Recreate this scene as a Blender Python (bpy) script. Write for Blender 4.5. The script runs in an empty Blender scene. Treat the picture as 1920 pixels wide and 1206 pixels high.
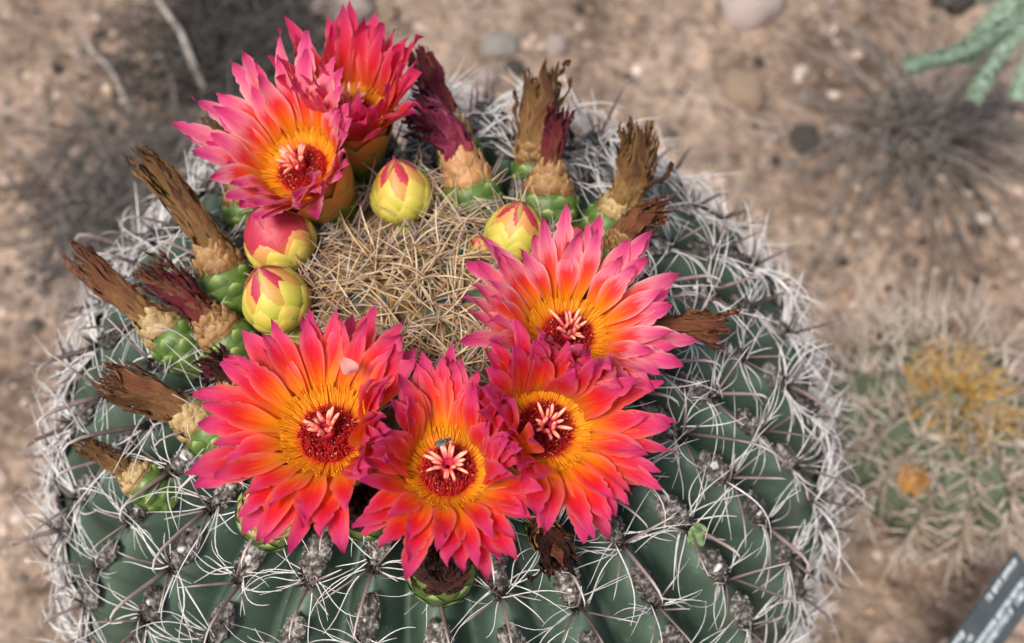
import bpy, math, random
from mathutils import Vector, Matrix, noise

# ------------------------------------------------------------------ camera, sky, sun, exposure
R_, HD, PE = 0.165, 0.160, 2.25           # barrel: radius, dome height above its waist, roundness
ZW = 0.130                                # height of the waist above the soil
APEX = Vector((0, 0, ZW + HD))
W, H, HFOV, PITCH, DIST = 1920.0, 1206.0, math.radians(46), math.radians(59), 0.415
FPX = (W / 2) / math.tan(HFOV / 2)
DV = Vector((0, math.cos(PITCH), -math.sin(PITCH)))
RT = Vector((1, 0, 0)); UP = RT.cross(DV)
CAM = APEX - DIST * (DV + RT * ((798 - W / 2) / FPX) - UP * ((545 - H / 2) / FPX))

sc = bpy.context.scene
C = sc.collection
cd = bpy.data.cameras.new('camera'); cam = bpy.data.objects.new('camera', cd); C.objects.link(cam)
cam.matrix_world = Matrix(((RT.x, UP.x, -DV.x, CAM.x), (RT.y, UP.y, -DV.y, CAM.y), (RT.z, UP.z, -DV.z, CAM.z), (0, 0, 0, 1)))
cd.sensor_width = 36; cd.lens = 18 / math.tan(HFOV / 2); cd.clip_start = 0.01; cd.clip_end = 200
cd.dof.use_dof = True; cd.dof.focus_distance = 0.372; cd.dof.aperture_fstop = 8.5
sc.camera = cam
SUN_EL, SUN_AZ = math.radians(62), math.radians(215)      # azimuth clockwise from +Y
w = bpy.data.worlds.new('World'); sc.world = w; w.use_nodes = True
nt = w.node_tree; sky = nt.nodes.new('ShaderNodeTexSky'); sky.sky_type = 'NISHITA'; sky.sun_disc = False
sky.sun_elevation = SUN_EL; sky.sun_rotation = SUN_AZ; sky.dust_density = 4.0; sky.air_density = 1.0; sky.ozone_density = 0.6
nt.links.new(sky.outputs[0], nt.nodes['Background'].inputs[0]); nt.nodes['Background'].inputs[1].default_value = 0.11
sl = bpy.data.lights.new('sun', 'SUN'); sl.energy = 2.9; sl.angle = math.radians(14); sl.color = (1, 0.95, 0.88)
so = bpy.data.objects.new('sun', sl); C.objects.link(so)
sdir = Vector((math.sin(SUN_AZ) * math.cos(SUN_EL), math.cos(SUN_AZ) * math.cos(SUN_EL), math.sin(SUN_EL)))
so.rotation_euler = sdir.to_track_quat('Z', 'Y').to_euler(); so.location = (0, 0, 3)
vs = sc.view_settings; vs.view_transform = 'Standard'; vs.look = 'None'; vs.gamma = 1; vs.exposure = 0.43; vs.use_curve_mapping = False
sc.cycles.max_bounces = 6; sc.cycles.transparent_max_bounces = 4; sc.cycles.use_denoising = True

# ------------------------------------------------------------------ helpers
rnd = random.Random(7)
def U(a, b): return rnd.uniform(a, b)
def lerp(a, b, t): return a + (b - a) * t
def ss(a, b, x):
    t = max(0.0, min(1.0, (x - a) / (b - a))); return t * t * (3 - 2 * t)

def ray(px, py): return (DV + RT * ((px - W / 2) / FPX) - UP * ((py - H / 2) / FPX))     # per unit of depth
def at_depth(px, py, d): return CAM + ray(px, py) * d
def depth(p): return (p - CAM).dot(DV)
def at_z(px, py, z):
    r = ray(px, py); return CAM + r * ((z - CAM.z) / r.z)
def inside(p, h=0.0):
    r = math.hypot(p.x, p.y) / (R_ + h); z = p.z - ZW
    if z > 0: return r ** PE + (z / (HD + h)) ** PE - 1
    return r * r + (z / 0.42) ** 2 - 1
def at(px, py, h=0.0):                                        # the point of the (inflated) barrel seen there
    r = ray(px, py); t = 0.1; best = None
    while t < 0.75:
        v = inside(CAM + r * t, h)
        if best is None or v < best[0]: best = (v, t)
        if v < 0:
            a, b = t - 0.004, t
            for _ in range(18):
                m = (a + b) / 2
                if inside(CAM + r * m, h) < 0: b = m
                else: a = m
            return CAM + r * b
        t += 0.004
    return CAM + r * best[1]
def normal(p):
    e = 1e-4; v = inside(p)
    return Vector((inside(p + Vector((e, 0, 0))) - v, inside(p + Vector((0, e, 0))) - v, inside(p + Vector((0, 0, e))) - v)).normalized()
def frame(o, z, x=None):
    z = z.normalized()
    if x is None: x = Vector((1, 0, 0)) if abs(z.x) < 0.9 else Vector((0, 1, 0))
    y = z.cross(x).normalized(); x = y.cross(z).normalized()
    return Matrix(((x.x, y.x, z.x, o.x), (x.y, y.y, z.y, o.y), (x.z, y.z, z.z, o.z), (0, 0, 0, 1)))

class MB:
    def __init__(s): s.v = []; s.f = []; s.mi = []; s.uv = []; s.col = []
    def vert(s, p, uv=(0, 0), col=(1, 1, 1)):
        s.v.append(tuple(p)); s.uv.append(uv); s.col.append(col); return len(s.v) - 1
    def face(s, f, m=0): s.f.append(f); s.mi.append(m)
    def grid(s, rows, m=0, closed=False):
        for a, b in zip(rows[:-1], rows[1:]):
            n = len(a)
            for i in range(n if closed else n - 1):
                j = (i + 1) % n; s.face((a[i], a[j], b[j], b[i]), m)
    def tube(s, pts, rad, sides=4, col=None, flat=1.0, m=0, cap=True):
        n = len(pts); rows = []; pr = None
        for i in range(n):
            t = (pts[min(i + 1, n - 1)] - pts[max(i - 1, 0)])
            if t.length < 1e-9: t = Vector((0, 0, 1))
            t.normalize()
            if pr is None: a = t.orthogonal().normalized()
            else:
                a = pr - t * pr.dot(t); a = a.normalized() if a.length > 1e-6 else t.orthogonal().normalized()
            pr = a; b = t.cross(a); r = rad(i / (n - 1)) if callable(rad) else rad
            c = col(i / (n - 1)) if callable(col) else (col or (1, 1, 1))
            rows.append([s.vert(pts[i] + a * (math.cos(k * 2 * math.pi / sides) * r) + b * (math.sin(k * 2 * math.pi / sides) * r * flat),
                                (k / sides, i / (n - 1)), c) for k in range(sides)])
        s.grid(rows, m, True)
        if cap: s.face(tuple(reversed(rows[0])), m); s.face(tuple(rows[-1]), m)
    def blob(s, c, r, col=(1, 1, 1), m=0):                       # an octahedron
        c = Vector(c); q = [s.vert(c + Vector(d) * r, (0, 0), col) for d in ((1, 0, 0), (-1, 0, 0), (0, 1, 0), (0, -1, 0), (0, 0, 1), (0, 0, -1))]
        for a, b in ((0, 2), (2, 1), (1, 3), (3, 0)): s.face((q[a], q[b], q[4]), m); s.face((q[b], q[a], q[5]), m)
    def lathe(s, prof, n=24, m=0):
        rows = []
        for i, (r, z) in enumerate(prof):
            rows.append([s.vert((r * math.cos(k * 2 * math.pi / n), r * math.sin(k * 2 * math.pi / n), z), (k / n, i / (len(prof) - 1))) for k in range(n)])
        s.grid(rows, m, True)
    def mesh(s, name, mats, smooth=True):
        me = bpy.data.meshes.new(name); me.from_pydata(s.v, [], s.f)
        for mt in (mats if isinstance(mats, (list, tuple)) else [mats]): me.materials.append(mt)
        uvl = me.uv_layers.new(name='UVMap'); ca = me.color_attributes.new('Col', 'FLOAT_COLOR', 'POINT')
        li = [0] * len(me.loops); me.loops.foreach_get('vertex_index', li)
        fl = []
        for i in li: fl.extend(s.uv[i])
        uvl.data.foreach_set('uv', fl)
        cl = []
        for c in s.col: cl.extend((c[0], c[1], c[2], 1.0))
        ca.data.foreach_set('color', cl)
        me.polygons.foreach_set('material_index', s.mi); me.polygons.foreach_set('use_smooth', [smooth] * len(s.f)); me.update()
        return me
def obj(name, me, parent=None, mw=None):
    o = bpy.data.objects.new(name, me); C.objects.link(o)
    if parent is not None: o.parent = parent
    if mw is not None: o.matrix_local = mw
    return o
def tag(o, label=None, cat=None, group=None, kind=None):
    for k, v in (('label', label), ('category', cat), ('group', group), ('kind', kind)):
        if v: o[k] = v
    return o

# ------------------------------------------------------------------ materials
def newmat(name):
    m = bpy.data.materials.new(name); m.use_nodes = True; t = m.node_tree
    return m, t, t.nodes['Principled BSDF'], t.nodes['Material Output']
def N(t, typ, **kw):
    n = t.nodes.new(typ)
    for k, v in kw.items():
        if k in n.inputs: n.inputs[k].default_value = v
        else: setattr(n, k, v)
    return n
def ramp(t, stops, fac=None, interp='LINEAR'):
    n = t.nodes.new('ShaderNodeValToRGB'); cr = n.color_ramp; cr.interpolation = interp
    while len(cr.elements) < len(stops): cr.elements.new(0.5)
    for e, (p, c) in zip(cr.elements, stops): e.position = p; e.color = (*c, 1)
    if fac is not None: t.links.new(fac, n.inputs[0])
    return n
def math_(t, op, a, b=None):
    n = t.nodes.new('ShaderNodeMath'); n.operation = op
    for i, x in enumerate((a, b)):
        if x is None: continue
        if isinstance(x, (int, float)): n.inputs[i].default_value = x
        else: t.links.new(x, n.inputs[i])
    return n.outputs[0]
def mixc(t, fac, a, b, mode='MIX'):
    n = t.nodes.new('ShaderNodeMix'); n.data_type = 'RGBA'; n.blend_type = mode
    for i, x in ((0, fac), (6, a), (7, b)):
        if isinstance(x, (int, float)): n.inputs[i].default_value = x
        elif isinstance(x, tuple): n.inputs[i].default_value = (*x, 1)
        else: t.links.new(x, n.inputs[i])
    return n.outputs[2]
def bump(t, bs, h, dist, strength=1.0):
    b = t.nodes.new('ShaderNodeBump'); b.inputs['Strength'].default_value = strength; b.inputs['Distance'].default_value = dist
    t.links.new(h, b.inputs['Height']); t.links.new(b.outputs[0], bs.inputs['Normal'])
def translucent(t, bs, out, col, fac):
    tr = t.nodes.new('ShaderNodeBsdfTranslucent'); mx = t.nodes.new('ShaderNodeMixShader'); mx.inputs[0].default_value = fac
    t.links.new(col, tr.inputs[0]); t.links.new(bs.outputs[0], mx.inputs[1]); t.links.new(tr.outputs[0], mx.inputs[2]); t.links.new(mx.outputs[0], out.inputs[0])

def noisy(name, c1, c2, scale, rough=0.7, bd=0.0, detail=5, objrand=0.0, c3=None, spec=0.4, vc=False, trans=0.0):
    m, t, b, out = newmat(name)
    tc = N(t, 'ShaderNodeTexCoord'); nz = N(t, 'ShaderNodeTexNoise', Scale=scale, Detail=detail, Roughness=0.6)
    oi = N(t, 'ShaderNodeObjectInfo')
    va = N(t, 'ShaderNodeVectorMath', operation='ADD'); t.links.new(tc.outputs['Object'], va.inputs[0]); t.links.new(oi.outputs['Random'], va.inputs[1])
    t.links.new(va.outputs[0], nz.inputs['Vector'])
    st = [(0.34, c1), (0.66, c2)] if c3 is None else [(0.3, c1), (0.5, c2), (0.7, c3)]
    col = ramp(t, st, nz.outputs[0]).outputs[0]
    if vc:
        at_ = N(t, 'ShaderNodeVertexColor', layer_name='Col'); col = mixc(t, 1.0, col, at_.outputs[0], 'MULTIPLY')
    if objrand:
        f = math_(t, 'ADD', math_(t, 'MULTIPLY', oi.outputs['Random'], 2 * objrand), 1 - objrand)
        hs = N(t, 'ShaderNodeHueSaturation'); t.links.new(f, hs.inputs['Value']); t.links.new(col, hs.inputs['Color']); col = hs.outputs[0]
    t.links.new(col, b.inputs['Base Color']); b.inputs['Roughness'].default_value = rough; b.inputs['Specular IOR Level'].default_value = spec
    if bd: bump(t, b, nz.outputs[0], bd)
    if trans: translucent(t, b, out, col, trans)
    return m

def petal_mat(name, stops, edge, edge_amt, streak=0.22, rough=0.38, trans=0.42):
    m, t, b, out = newmat(name)
    uv = N(t, 'ShaderNodeUVMap'); sx = N(t, 'ShaderNodeSeparateXYZ'); t.links.new(uv.outputs[0], sx.inputs[0])
    oi = N(t, 'ShaderNodeObjectInfo'); u, v = sx.outputs[0], sx.outputs[1]
    cx = N(t, 'ShaderNodeCombineXYZ'); t.links.new(math_(t, 'MULTIPLY', u, 9.0), cx.inputs[0]); t.links.new(math_(t, 'MULTIPLY', v, 1.3), cx.inputs[1])
    t.links.new(math_(t, 'MULTIPLY', oi.outputs['Random'], 57.0), cx.inputs[2])
    nz = N(t, 'ShaderNodeTexNoise', Scale=1.0, Detail=3, Roughness=0.55); t.links.new(cx.outputs[0], nz.inputs['Vector'])
    cy = N(t, 'ShaderNodeCombineXYZ'); t.links.new(math_(t, 'MULTIPLY', u, 46.0), cy.inputs[0]); t.links.new(math_(t, 'MULTIPLY', v, 2.0), cy.inputs[1])
    vein = N(t, 'ShaderNodeTexNoise', Scale=1.0, Detail=2); t.links.new(cy.outputs[0], vein.inputs['Vector'])
    s = math_(t, 'MULTIPLY', math_(t, 'SUBTRACT', nz.outputs[0], 0.5), streak * 2)
    s2 = math_(t, 'MULTIPLY', math_(t, 'SUBTRACT', oi.outputs['Random'], 0.5), 0.14)
    s3 = math_(t, 'MULTIPLY', math_(t, 'SUBTRACT', vein.outputs[0], 0.5), 0.16)
    f = math_(t, 'ADD', math_(t, 'ADD', v, s), math_(t, 'ADD', s2, s3))
    col = ramp(t, stops, f).outputs[0]
    e = math_(t, 'ABSOLUTE', math_(t, 'SUBTRACT', math_(t, 'MULTIPLY', u, 2.0), 1.0))
    e = math_(t, 'POWER', e, 3.4)
    mid = ramp(t, [(0.12, (0, 0, 0)), (0.42, (1, 1, 1)), (0.72, (1, 1, 1)), (0.92, (0.15, 0.15, 0.15))], v).outputs[0]
    e = math_(t, 'MULTIPLY', math_(t, 'MULTIPLY', e, mid), math_(t, 'MULTIPLY', math_(t, 'ADD', nz.outputs[0], 0.25), edge_amt))
    e = math_(t, 'MINIMUM', e, 1.0)
    col = mixc(t, e, col, edge)
    t.links.new(col, b.inputs['Base Color']); b.inputs['Roughness'].default_value = rough; b.inputs['Specular IOR Level'].default_value = 0.45
    b.inputs['Sheen Weight'].default_value = 0.05; b.inputs['Sheen Roughness'].default_value = 0.4; b.inputs['Sheen Tint'].default_value = (1, 0.75, 0.9, 1)
    bump(t, b, vein.outputs[0], 0.0005, 0.7)
    translucent(t, b, out, col, trans)
    return m
def uvmat(name, stops, rough=0.5, nscale=300, namt=0.15, edge=None, edge_pow=3.0, edge_amt=0.8, bd=0.0002, trans=0.0, spec=0.4, tip_only=False):
    """colour along the piece (v), blotched, with a rim colour towards its edges"""
    m, t, b, out = newmat(name)
    uv = N(t, 'ShaderNodeUVMap'); sx = N(t, 'ShaderNodeSeparateXYZ'); t.links.new(uv.outputs[0], sx.inputs[0])
    tc = N(t, 'ShaderNodeTexCoord'); nz = N(t, 'ShaderNodeTexNoise', Scale=nscale, Detail=4); t.links.new(tc.outputs['Object'], nz.inputs['Vector'])
    oi = N(t, 'ShaderNodeObjectInfo')
    f = math_(t, 'ADD', sx.outputs[1], math_(t, 'MULTIPLY', math_(t, 'SUBTRACT', nz.outputs[0], 0.5), namt * 2))
    f = math_(t, 'ADD', f, math_(t, 'MULTIPLY', math_(t, 'SUBTRACT', oi.outputs['Random'], 0.5), namt))
    col = ramp(t, stops, f).outputs[0]
    if edge:
        e = math_(t, 'ABSOLUTE', math_(t, 'SUBTRACT', math_(t, 'MULTIPLY', sx.outputs[0], 2.0), 1.0))
        e = math_(t, 'POWER', sx.outputs[1] if tip_only else math_(t, 'MAXIMUM', e, sx.outputs[1]), edge_pow)
        col = mixc(t, math_(t, 'MULTIPLY', e, edge_amt), col, edge)
    t.links.new(col, b.inputs['Base Color']); b.inputs['Roughness'].default_value = rough; b.inputs['Specular IOR Level'].default_value = spec
    if bd: bump(t, b, nz.outputs[0], bd)
    if trans: translucent(t, b, out, col, trans)
    return m

ST_OPEN = [(0.0, (0.98, 0.42, 0.004)), (0.20, (1.0, 0.28, 0.004)), (0.38, (0.98, 0.12, 0.008)), (0.54, (0.86, 0.024, 0.02)), (0.68, (0.82, 0.014, 0.06)), (0.82, (0.80, 0.055, 0.18)), (1.0, (0.66, 0.03, 0.20))]
ST_PINK = [(0.0, (0.98, 0.40, 0.005)), (0.20, (1.0, 0.26, 0.006)), (0.38, (0.95, 0.09, 0.012)), (0.52, (0.86, 0.032, 0.045)), (0.66, (0.90, 0.24, 0.30)), (0.82, (0.84, 0.09, 0.27)), (1.0, (0.66, 0.03, 0.20))]
ST_CRIM = [(0.0, (0.9, 0.22, 0.02)), (0.25, (0.8, 0.08, 0.02)), (0.5, (0.80, 0.025, 0.035)), (0.75, (0.80, 0.035, 0.12)), (1.0, (0.62, 0.025, 0.16))]
M = {}
M['petal_open'] = petal_mat('petal_orange_crimson', ST_OPEN, (0.95, 0.40, 0.30), 0.6)
M['petal_pink'] = petal_mat('petal_orange_pink', ST_PINK, (0.95, 0.62, 0.58), 0.85)
M['petal_crim'] = petal_mat('petal_crimson', ST_CRIM, (0.85, 0.3, 0.32), 0.8)
M['throat'] = uvmat('flower_throat', [(0, (0.9, 0.33, 0.005)), (0.4, (0.98, 0.40, 0.005)), (0.62, (0.85, 0.12, 0.01)), (0.8, (0.6, 0.02, 0.015)), (1, (0.3, 0.006, 0.01))], 0.6, 900, 0.06)
M['cup'] = uvmat('flower_cup', [(0, (0.06, 0.12, 0.015)), (0.5, (0.15, 0.20, 0.02)), (0.75, (0.5, 0.22, 0.03)), (1, (0.7, 0.10, 0.03))], 0.45, 200, 0.1)
M['cup_scale'] = uvmat('cup_scale', [(0, (0.26, 0.30, 0.03)), (0.45, (0.52, 0.28, 0.04)), (0.8, (0.74, 0.17, 0.04)), (1, (0.7, 0.08, 0.04))], 0.4, 200, 0.16, (0.60, 0.44, 0.07), 6, 0.6, trans=0.1)
M['stigma'] = uvmat('stigma_lobe', [(0, (0.45, 0.01, 0.06)), (0.3, (0.78, 0.12, 0.12)), (0.6, (0.92, 0.46, 0.28)), (0.9, (0.90, 0.40, 0.28)), (1, (0.65, 0.04, 0.12))], 0.5, 700, 0.12)
M['vc'] = noisy('filament', (0.9, 0.9, 0.9), (1, 1, 1), 800, 0.6, vc=True, trans=0.1)
M['style'] = uvmat('style', [(0, (0.4, 0.01, 0.02)), (1, (0.5, 0.02, 0.06))], 0.5)
M['bud_yellow'] = uvmat('bud_yellow_green', [(0, (0.22, 0.30, 0.03)), (0.5, (0.48, 0.44, 0.06)), (1, (0.60, 0.42, 0.07))], 0.48, 220, 0.28, (0.72, 0.62, 0.14), 4, 0.6, trans=0.08)
M['bud_peach'] = uvmat('bud_peach', [(0, (0.42, 0.34, 0.04)), (0.5, (0.54, 0.28, 0.06)), (1, (0.60, 0.17, 0.07))], 0.48, 220, 0.26, (0.7, 0.5, 0.14), 4, 0.6, trans=0.08)
M['bud_pink'] = uvmat('bud_pink', [(0, (0.52, 0.15, 0.06)), (0.4, (0.48, 0.035, 0.055)), (1, (0.36, 0.018, 0.075))], 0.5, 220, 0.25, (0.60, 0.16, 0.12), 8, 0.5, bd=0.0007, trans=0.1)
M['bud_core'] = noisy('bud_core', (0.20, 0.24, 0.03), (0.35, 0.3, 0.05), 120, 0.5)
M['fruit'] = noisy('fruit_green', (0.036, 0.075, 0.012), (0.080, 0.135, 0.024), 130, 0.45, 0.0008, c3=(0.11, 0.19, 0.045), spec=0.4)
M['fruit_scale'] = uvmat('fruit_scale', [(0, (0.040, 0.085, 0.014)), (0.72, (0.08, 0.14, 0.025)), (1, (0.28, 0.34, 0.09))], 0.46, 150, 0.14, (0.36, 0.44, 0.15), 4.0, 0.8, bd=0.0005, tip_only=True)
M['tan_scale'] = uvmat('dry_scale', [(0, (0.12, 0.055, 0.016)), (0.5, (0.25, 0.125, 0.04)), (1, (0.36, 0.21, 0.085))], 0.6, 320, 0.4, (0.48, 0.34, 0.17), 7, 0.6, trans=0.06)
M['tan_pale'] = uvmat('pale_dry_scale', [(0, (0.17, 0.10, 0.035)), (0.5, (0.33, 0.22, 0.085)), (1, (0.46, 0.33, 0.15))], 0.6, 320, 0.4, (0.55, 0.43, 0.24), 7, 0.6, trans=0.06)
M['peach_scale'] = uvmat('peach_dry_scale', [(0, (0.30, 0.16, 0.05)), (0.5, (0.44, 0.22, 0.08)), (1, (0.36, 0.14, 0.08))], 0.5, 260, 0.3, (0.62, 0.42, 0.2), 7, 0.7, trans=0.06)
def dry(name, a, b_, c, e):
    m, t, b, out = newmat(name)
    uv = N(t, 'ShaderNodeUVMap'); sx = N(t, 'ShaderNodeSeparateXYZ'); t.links.new(uv.outputs[0], sx.inputs[0]); oi = N(t, 'ShaderNodeObjectInfo')
    cx = N(t, 'ShaderNodeCombineXYZ'); t.links.new(math_(t, 'MULTIPLY', sx.outputs[0], 7.0), cx.inputs[0]); t.links.new(math_(t, 'MULTIPLY', sx.outputs[1], 3.0), cx.inputs[1]); t.links.new(math_(t, 'MULTIPLY', oi.outputs['Random'], 91.0), cx.inputs[2])
    nz = N(t, 'ShaderNodeTexNoise', Scale=1.6, Detail=6, Roughness=0.7); t.links.new(cx.outputs[0], nz.inputs['Vector'])
    f = math_(t, 'ADD', sx.outputs[1], math_(t, 'ADD', math_(t, 'MULTIPLY', math_(t, 'SUBTRACT', nz.outputs[0], 0.5), 1.1), math_(t, 'MULTIPLY', math_(t, 'SUBTRACT', oi.outputs['Random'], 0.5), 0.5)))
    col = ramp(t, [(0, a), (0.55, b_), (1, c)], f).outputs[0]
    ed = math_(t, 'POWER', math_(t, 'ABSOLUTE', math_(t, 'SUBTRACT', math_(t, 'MULTIPLY', sx.outputs[0], 2.0), 1.0)), 5.0)
    col = mixc(t, math_(t, 'MULTIPLY', ed, 0.45), col, e); t.links.new(col, b.inputs['Base Color'])
    b.inputs['Roughness'].default_value = 0.6; b.inputs['Specular IOR Level'].default_value = 0.3
    bump(t, b, nz.outputs[0], 0.0012); translucent(t, b, out, col, 0.08)
    return m
M['dry_brown'] = dry('dried_brown', (0.30, 0.18, 0.06), (0.20, 0.095, 0.03), (0.10, 0.04, 0.018), (0.42, 0.27, 0.11))
M['dry_rust'] = dry('dried_rust', (0.26, 0.13, 0.05), (0.20, 0.07, 0.03), (0.15, 0.045, 0.025), (0.36, 0.20, 0.1))
M['dry_red'] = dry('wilted_dark_red', (0.20, 0.075, 0.03), (0.14, 0.012, 0.018), (0.085, 0.008, 0.02), (0.25, 0.03, 0.05))
M['dry_purple'] = dry('wilted_purple', (0.36, 0.05, 0.06), (0.24, 0.018, 0.07), (0.10, 0.012, 0.035), (0.34, 0.12, 0.16))
M['dry_dark'] = dry('dried_dark', (0.10, 0.03, 0.015), (0.045, 0.014, 0.010), (0.03, 0.010, 0.008), (0.12, 0.05, 0.03))
M['areole'] = noisy('areole_felt', (0.014, 0.012, 0.011), (0.095, 0.084, 0.075), 460, 0.95, 0.0016, 8, 0.35, c3=(0.46, 0.43, 0.40), spec=0.1)
M['areole_dark'] = noisy('areole_dark_felt', (0.010, 0.008, 0.008), (0.045, 0.036, 0.032), 600, 0.95, 0.0012, 6, 0.2, spec=0.1)
M['gland'] = noisy('gland', (0.35, 0.32, 0.30), (0.72, 0.70, 0.68), 900, 0.4, 0.0003)
M['radial'] = noisy('white_spine', (0.54, 0.52, 0.51), (0.90, 0.89, 0.88), 160, 0.5, vc=True, trans=0.1)
M['central'] = noisy('central_spine', (0.72, 0.68, 0.66), (1, 1, 1), 220, 0.5, vc=True)
M['straw'] = noisy('straw_spine', (0.75, 0.7, 0.62), (1, 1, 1), 140, 0.5, vc=True, trans=0.1)
M['felt'] = noisy('crown_felt', (0.045, 0.026, 0.015), (0.19, 0.12, 0.06), 160, 0.95, 0.002, 8, c3=(0.42, 0.29, 0.15), spec=0.1)

# barrel skin: grey green, bloom in patches, paler along the rib crests
def skin_mat():
    m, t, b, out = newmat('cactus_skin')
    tc = N(t, 'ShaderNodeTexCoord'); nz = N(t, 'ShaderNodeTexNoise', Scale=26, Detail=6, Roughness=0.62); t.links.new(tc.outputs['Object'], nz.inputs['Vector'])
    fine = N(t, 'ShaderNodeTexNoise', Scale=700, Detail=4); t.links.new(tc.outputs['Object'], fine.inputs['Vector'])
    vo = N(t, 'ShaderNodeTexNoise', Scale=240, Detail=2); t.links.new(tc.outputs['Object'], vo.inputs['Vector'])
    col = ramp(t, [(0.3, (0.032, 0.058, 0.040)), (0.52, (0.052, 0.086, 0.062)), (0.72, (0.095, 0.14, 0.106))], nz.outputs[0]).outputs[0]
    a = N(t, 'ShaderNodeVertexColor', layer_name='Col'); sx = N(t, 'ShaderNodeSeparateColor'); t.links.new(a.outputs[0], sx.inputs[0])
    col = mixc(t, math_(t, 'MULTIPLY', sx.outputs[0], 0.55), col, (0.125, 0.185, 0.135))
    sp = ramp(t, [(0.66, (0, 0, 0)), (0.74, (1, 1, 1))], vo.outputs[0]).outputs[0]
    col = mixc(t, math_(t, 'MULTIPLY', sp, 0.5), col, (0.17, 0.2, 0.155))
    t.links.new(col, b.inputs['Base Color']); b.inputs['Roughness'].default_value = 0.5; b.inputs['Specular IOR Level'].default_value = 0.4
    bump(t, b, fine.outputs[0], 0.0003, 0.6)
    return m
M['skin'] = skin_mat()
def soil_mat():
    m, t, b, out = newmat('dry_soil')
    tc = N(t, 'ShaderNodeTexCoord')
    n1 = N(t, 'ShaderNodeTexNoise', Scale=9, Detail=9, Roughness=0.66); t.links.new(tc.outputs['Object'], n1.inputs['Vector'])
    n2 = N(t, 'ShaderNodeTexNoise', Scale=70, Detail=7, Roughness=0.7); t.links.new(tc.outputs['Object'], n2.inputs['Vector'])
    vo = N(t, 'ShaderNodeTexVoronoi', Scale=110); t.links.new(tc.outputs['Object'], vo.inputs['Vector'])
    c = ramp(t, [(0.3, (0.15, 0.102, 0.074)), (0.48, (0.36, 0.258, 0.190)), (0.68, (0.64, 0.49, 0.385))], n1.outputs[0]).outputs[0]
    c2 = ramp(t, [(0.32, (0.26, 0.24, 0.23)), (0.52, (1, 1, 1)), (0.7, (1.55, 1.5, 1.45))], n2.outputs[0]).outputs[0]
    c = mixc(t, 0.9, c, c2, 'MULTIPLY')
    g = ramp(t, [(0.70, (0, 0, 0)), (0.95, (1, 1, 1))], vo.outputs['Color']).outputs[0]
    c = mixc(t, math_(t, 'MULTIPLY', g, 0.55), c, (0.42, 0.33, 0.28))
    t.links.new(c, b.inputs['Base Color']); b.inputs['Roughness'].default_value = 0.95; b.inputs['Specular IOR Level'].default_value = 0.15
    bump(t, b, math_(t, 'ADD', n2.outputs[0], math_(t, 'MULTIPLY', vo.outputs['Distance'], -0.5)), 0.01)
    return m
M['soil'] = soil_mat()
M['stone_pink'] = noisy('stone_pink', (0.52, 0.40, 0.35), (0.76, 0.63, 0.57), 60, 0.9, 0.002, 7)
M['stone_grey'] = noisy('stone_grey', (0.34, 0.31, 0.28), (0.56, 0.52, 0.47), 60, 0.9, 0.002, 7)
M['stone_tan'] = noisy('stone_tan', (0.36, 0.25, 0.17), (0.60, 0.45, 0.32), 60, 0.9, 0.002, 7)
M['stone_dark'] = noisy('stone_dark', (0.07, 0.06, 0.052), (0.16, 0.135, 0.115), 60, 0.9, 0.002, 7)
M['gravel'] = noisy('gravel', (0.7, 0.68, 0.66), (1, 1, 1), 90, 0.95, vc=True, spec=0.15)
M['deadgrass'] = noisy('dead_grass', (0.7, 0.7, 0.7), (1, 1, 1), 60, 0.85, vc=True, spec=0.15)

# ------------------------------------------------------------------ the setting: soil
def gz(x, y):
    d = max(0.0, math.hypot(x, y) - 0.2)
    k = ss(0.0, 0.25, d)
    return k * (0.010 * noise.noise(Vector((x * 7, y * 7, 1.3))) + 0.005 * noise.noise(Vector((x * 23, y * 23, 4.1))) + 0.0025 * noise.noise(Vector((x * 61, y * 61, 8.1))))
def make_ground():
    mb = MB(); n = 190; rows = []
    ax = [math.copysign(0.75 * abs(t) + 34 * abs(t) ** 9, t) for t in [2 * i / n - 1 for i in range(n + 1)]]
    for y in ax:
        rows.append([mb.vert((x, y + 0.25, gz(x, y + 0.25)), (x, y)) for x in ax])
    mb.grid(rows)
    return tag(obj('ground', mb.mesh('ground', M['soil'])), kind='structure')
make_ground()

# ------------------------------------------------------------------ the big barrel cactus
NR = 30; TH0 = math.radians(-90 + 3)
PROF = []                                               # (arc length, r, z)
def build_prof():
    s = 0.0; pr, pz = 0.0, HD
    pts = []
    for i in range(1, 400):
        a = math.pi / 2 * i / 400
        pts.append((R_ * math.sin(a) ** (2 / PE), HD * math.cos(a) ** (2 / PE)))
    for i in range(0, 60):
        z = -i * 0.14 / 59; pts.append((R_ * math.sqrt(1 - (z / 0.42) ** 2), z))
    PROF.append((0, 0, ZW + HD))
    for r, z in pts:
        s += math.hypot(r - pr, z - pz); pr, pz = r, z; PROF.append((s, r, ZW + z))
build_prof(); SMAX = PROF[-1][0]
def prof(s):
    lo, hi = 0, len(PROF) - 1
    while hi - lo > 1:
        m = (lo + hi) // 2
        if PROF[m][0] <= s: lo = m
        else: hi = m
    a, b = PROF[lo], PROF[hi]; t = (s - a[0]) / max(1e-9, b[0] - a[0]); return lerp(a[1], b[1], t), lerp(a[2], b[2], t)
RIBPH = [U(0, 1) for _ in range(NR)]
SPC = 0.0265
def rib_theta(k): return TH0 + 2 * math.pi * k / NR
def surf(s, th):
    r, z = prof(s); return Vector((r * math.cos(th), r * math.sin(th), z))
cactus = obj('barrel_cactus', None)
tag(cactus, 'large ribbed green barrel cactus crowned with a ring of red and orange flowers', 'cactus')
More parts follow.
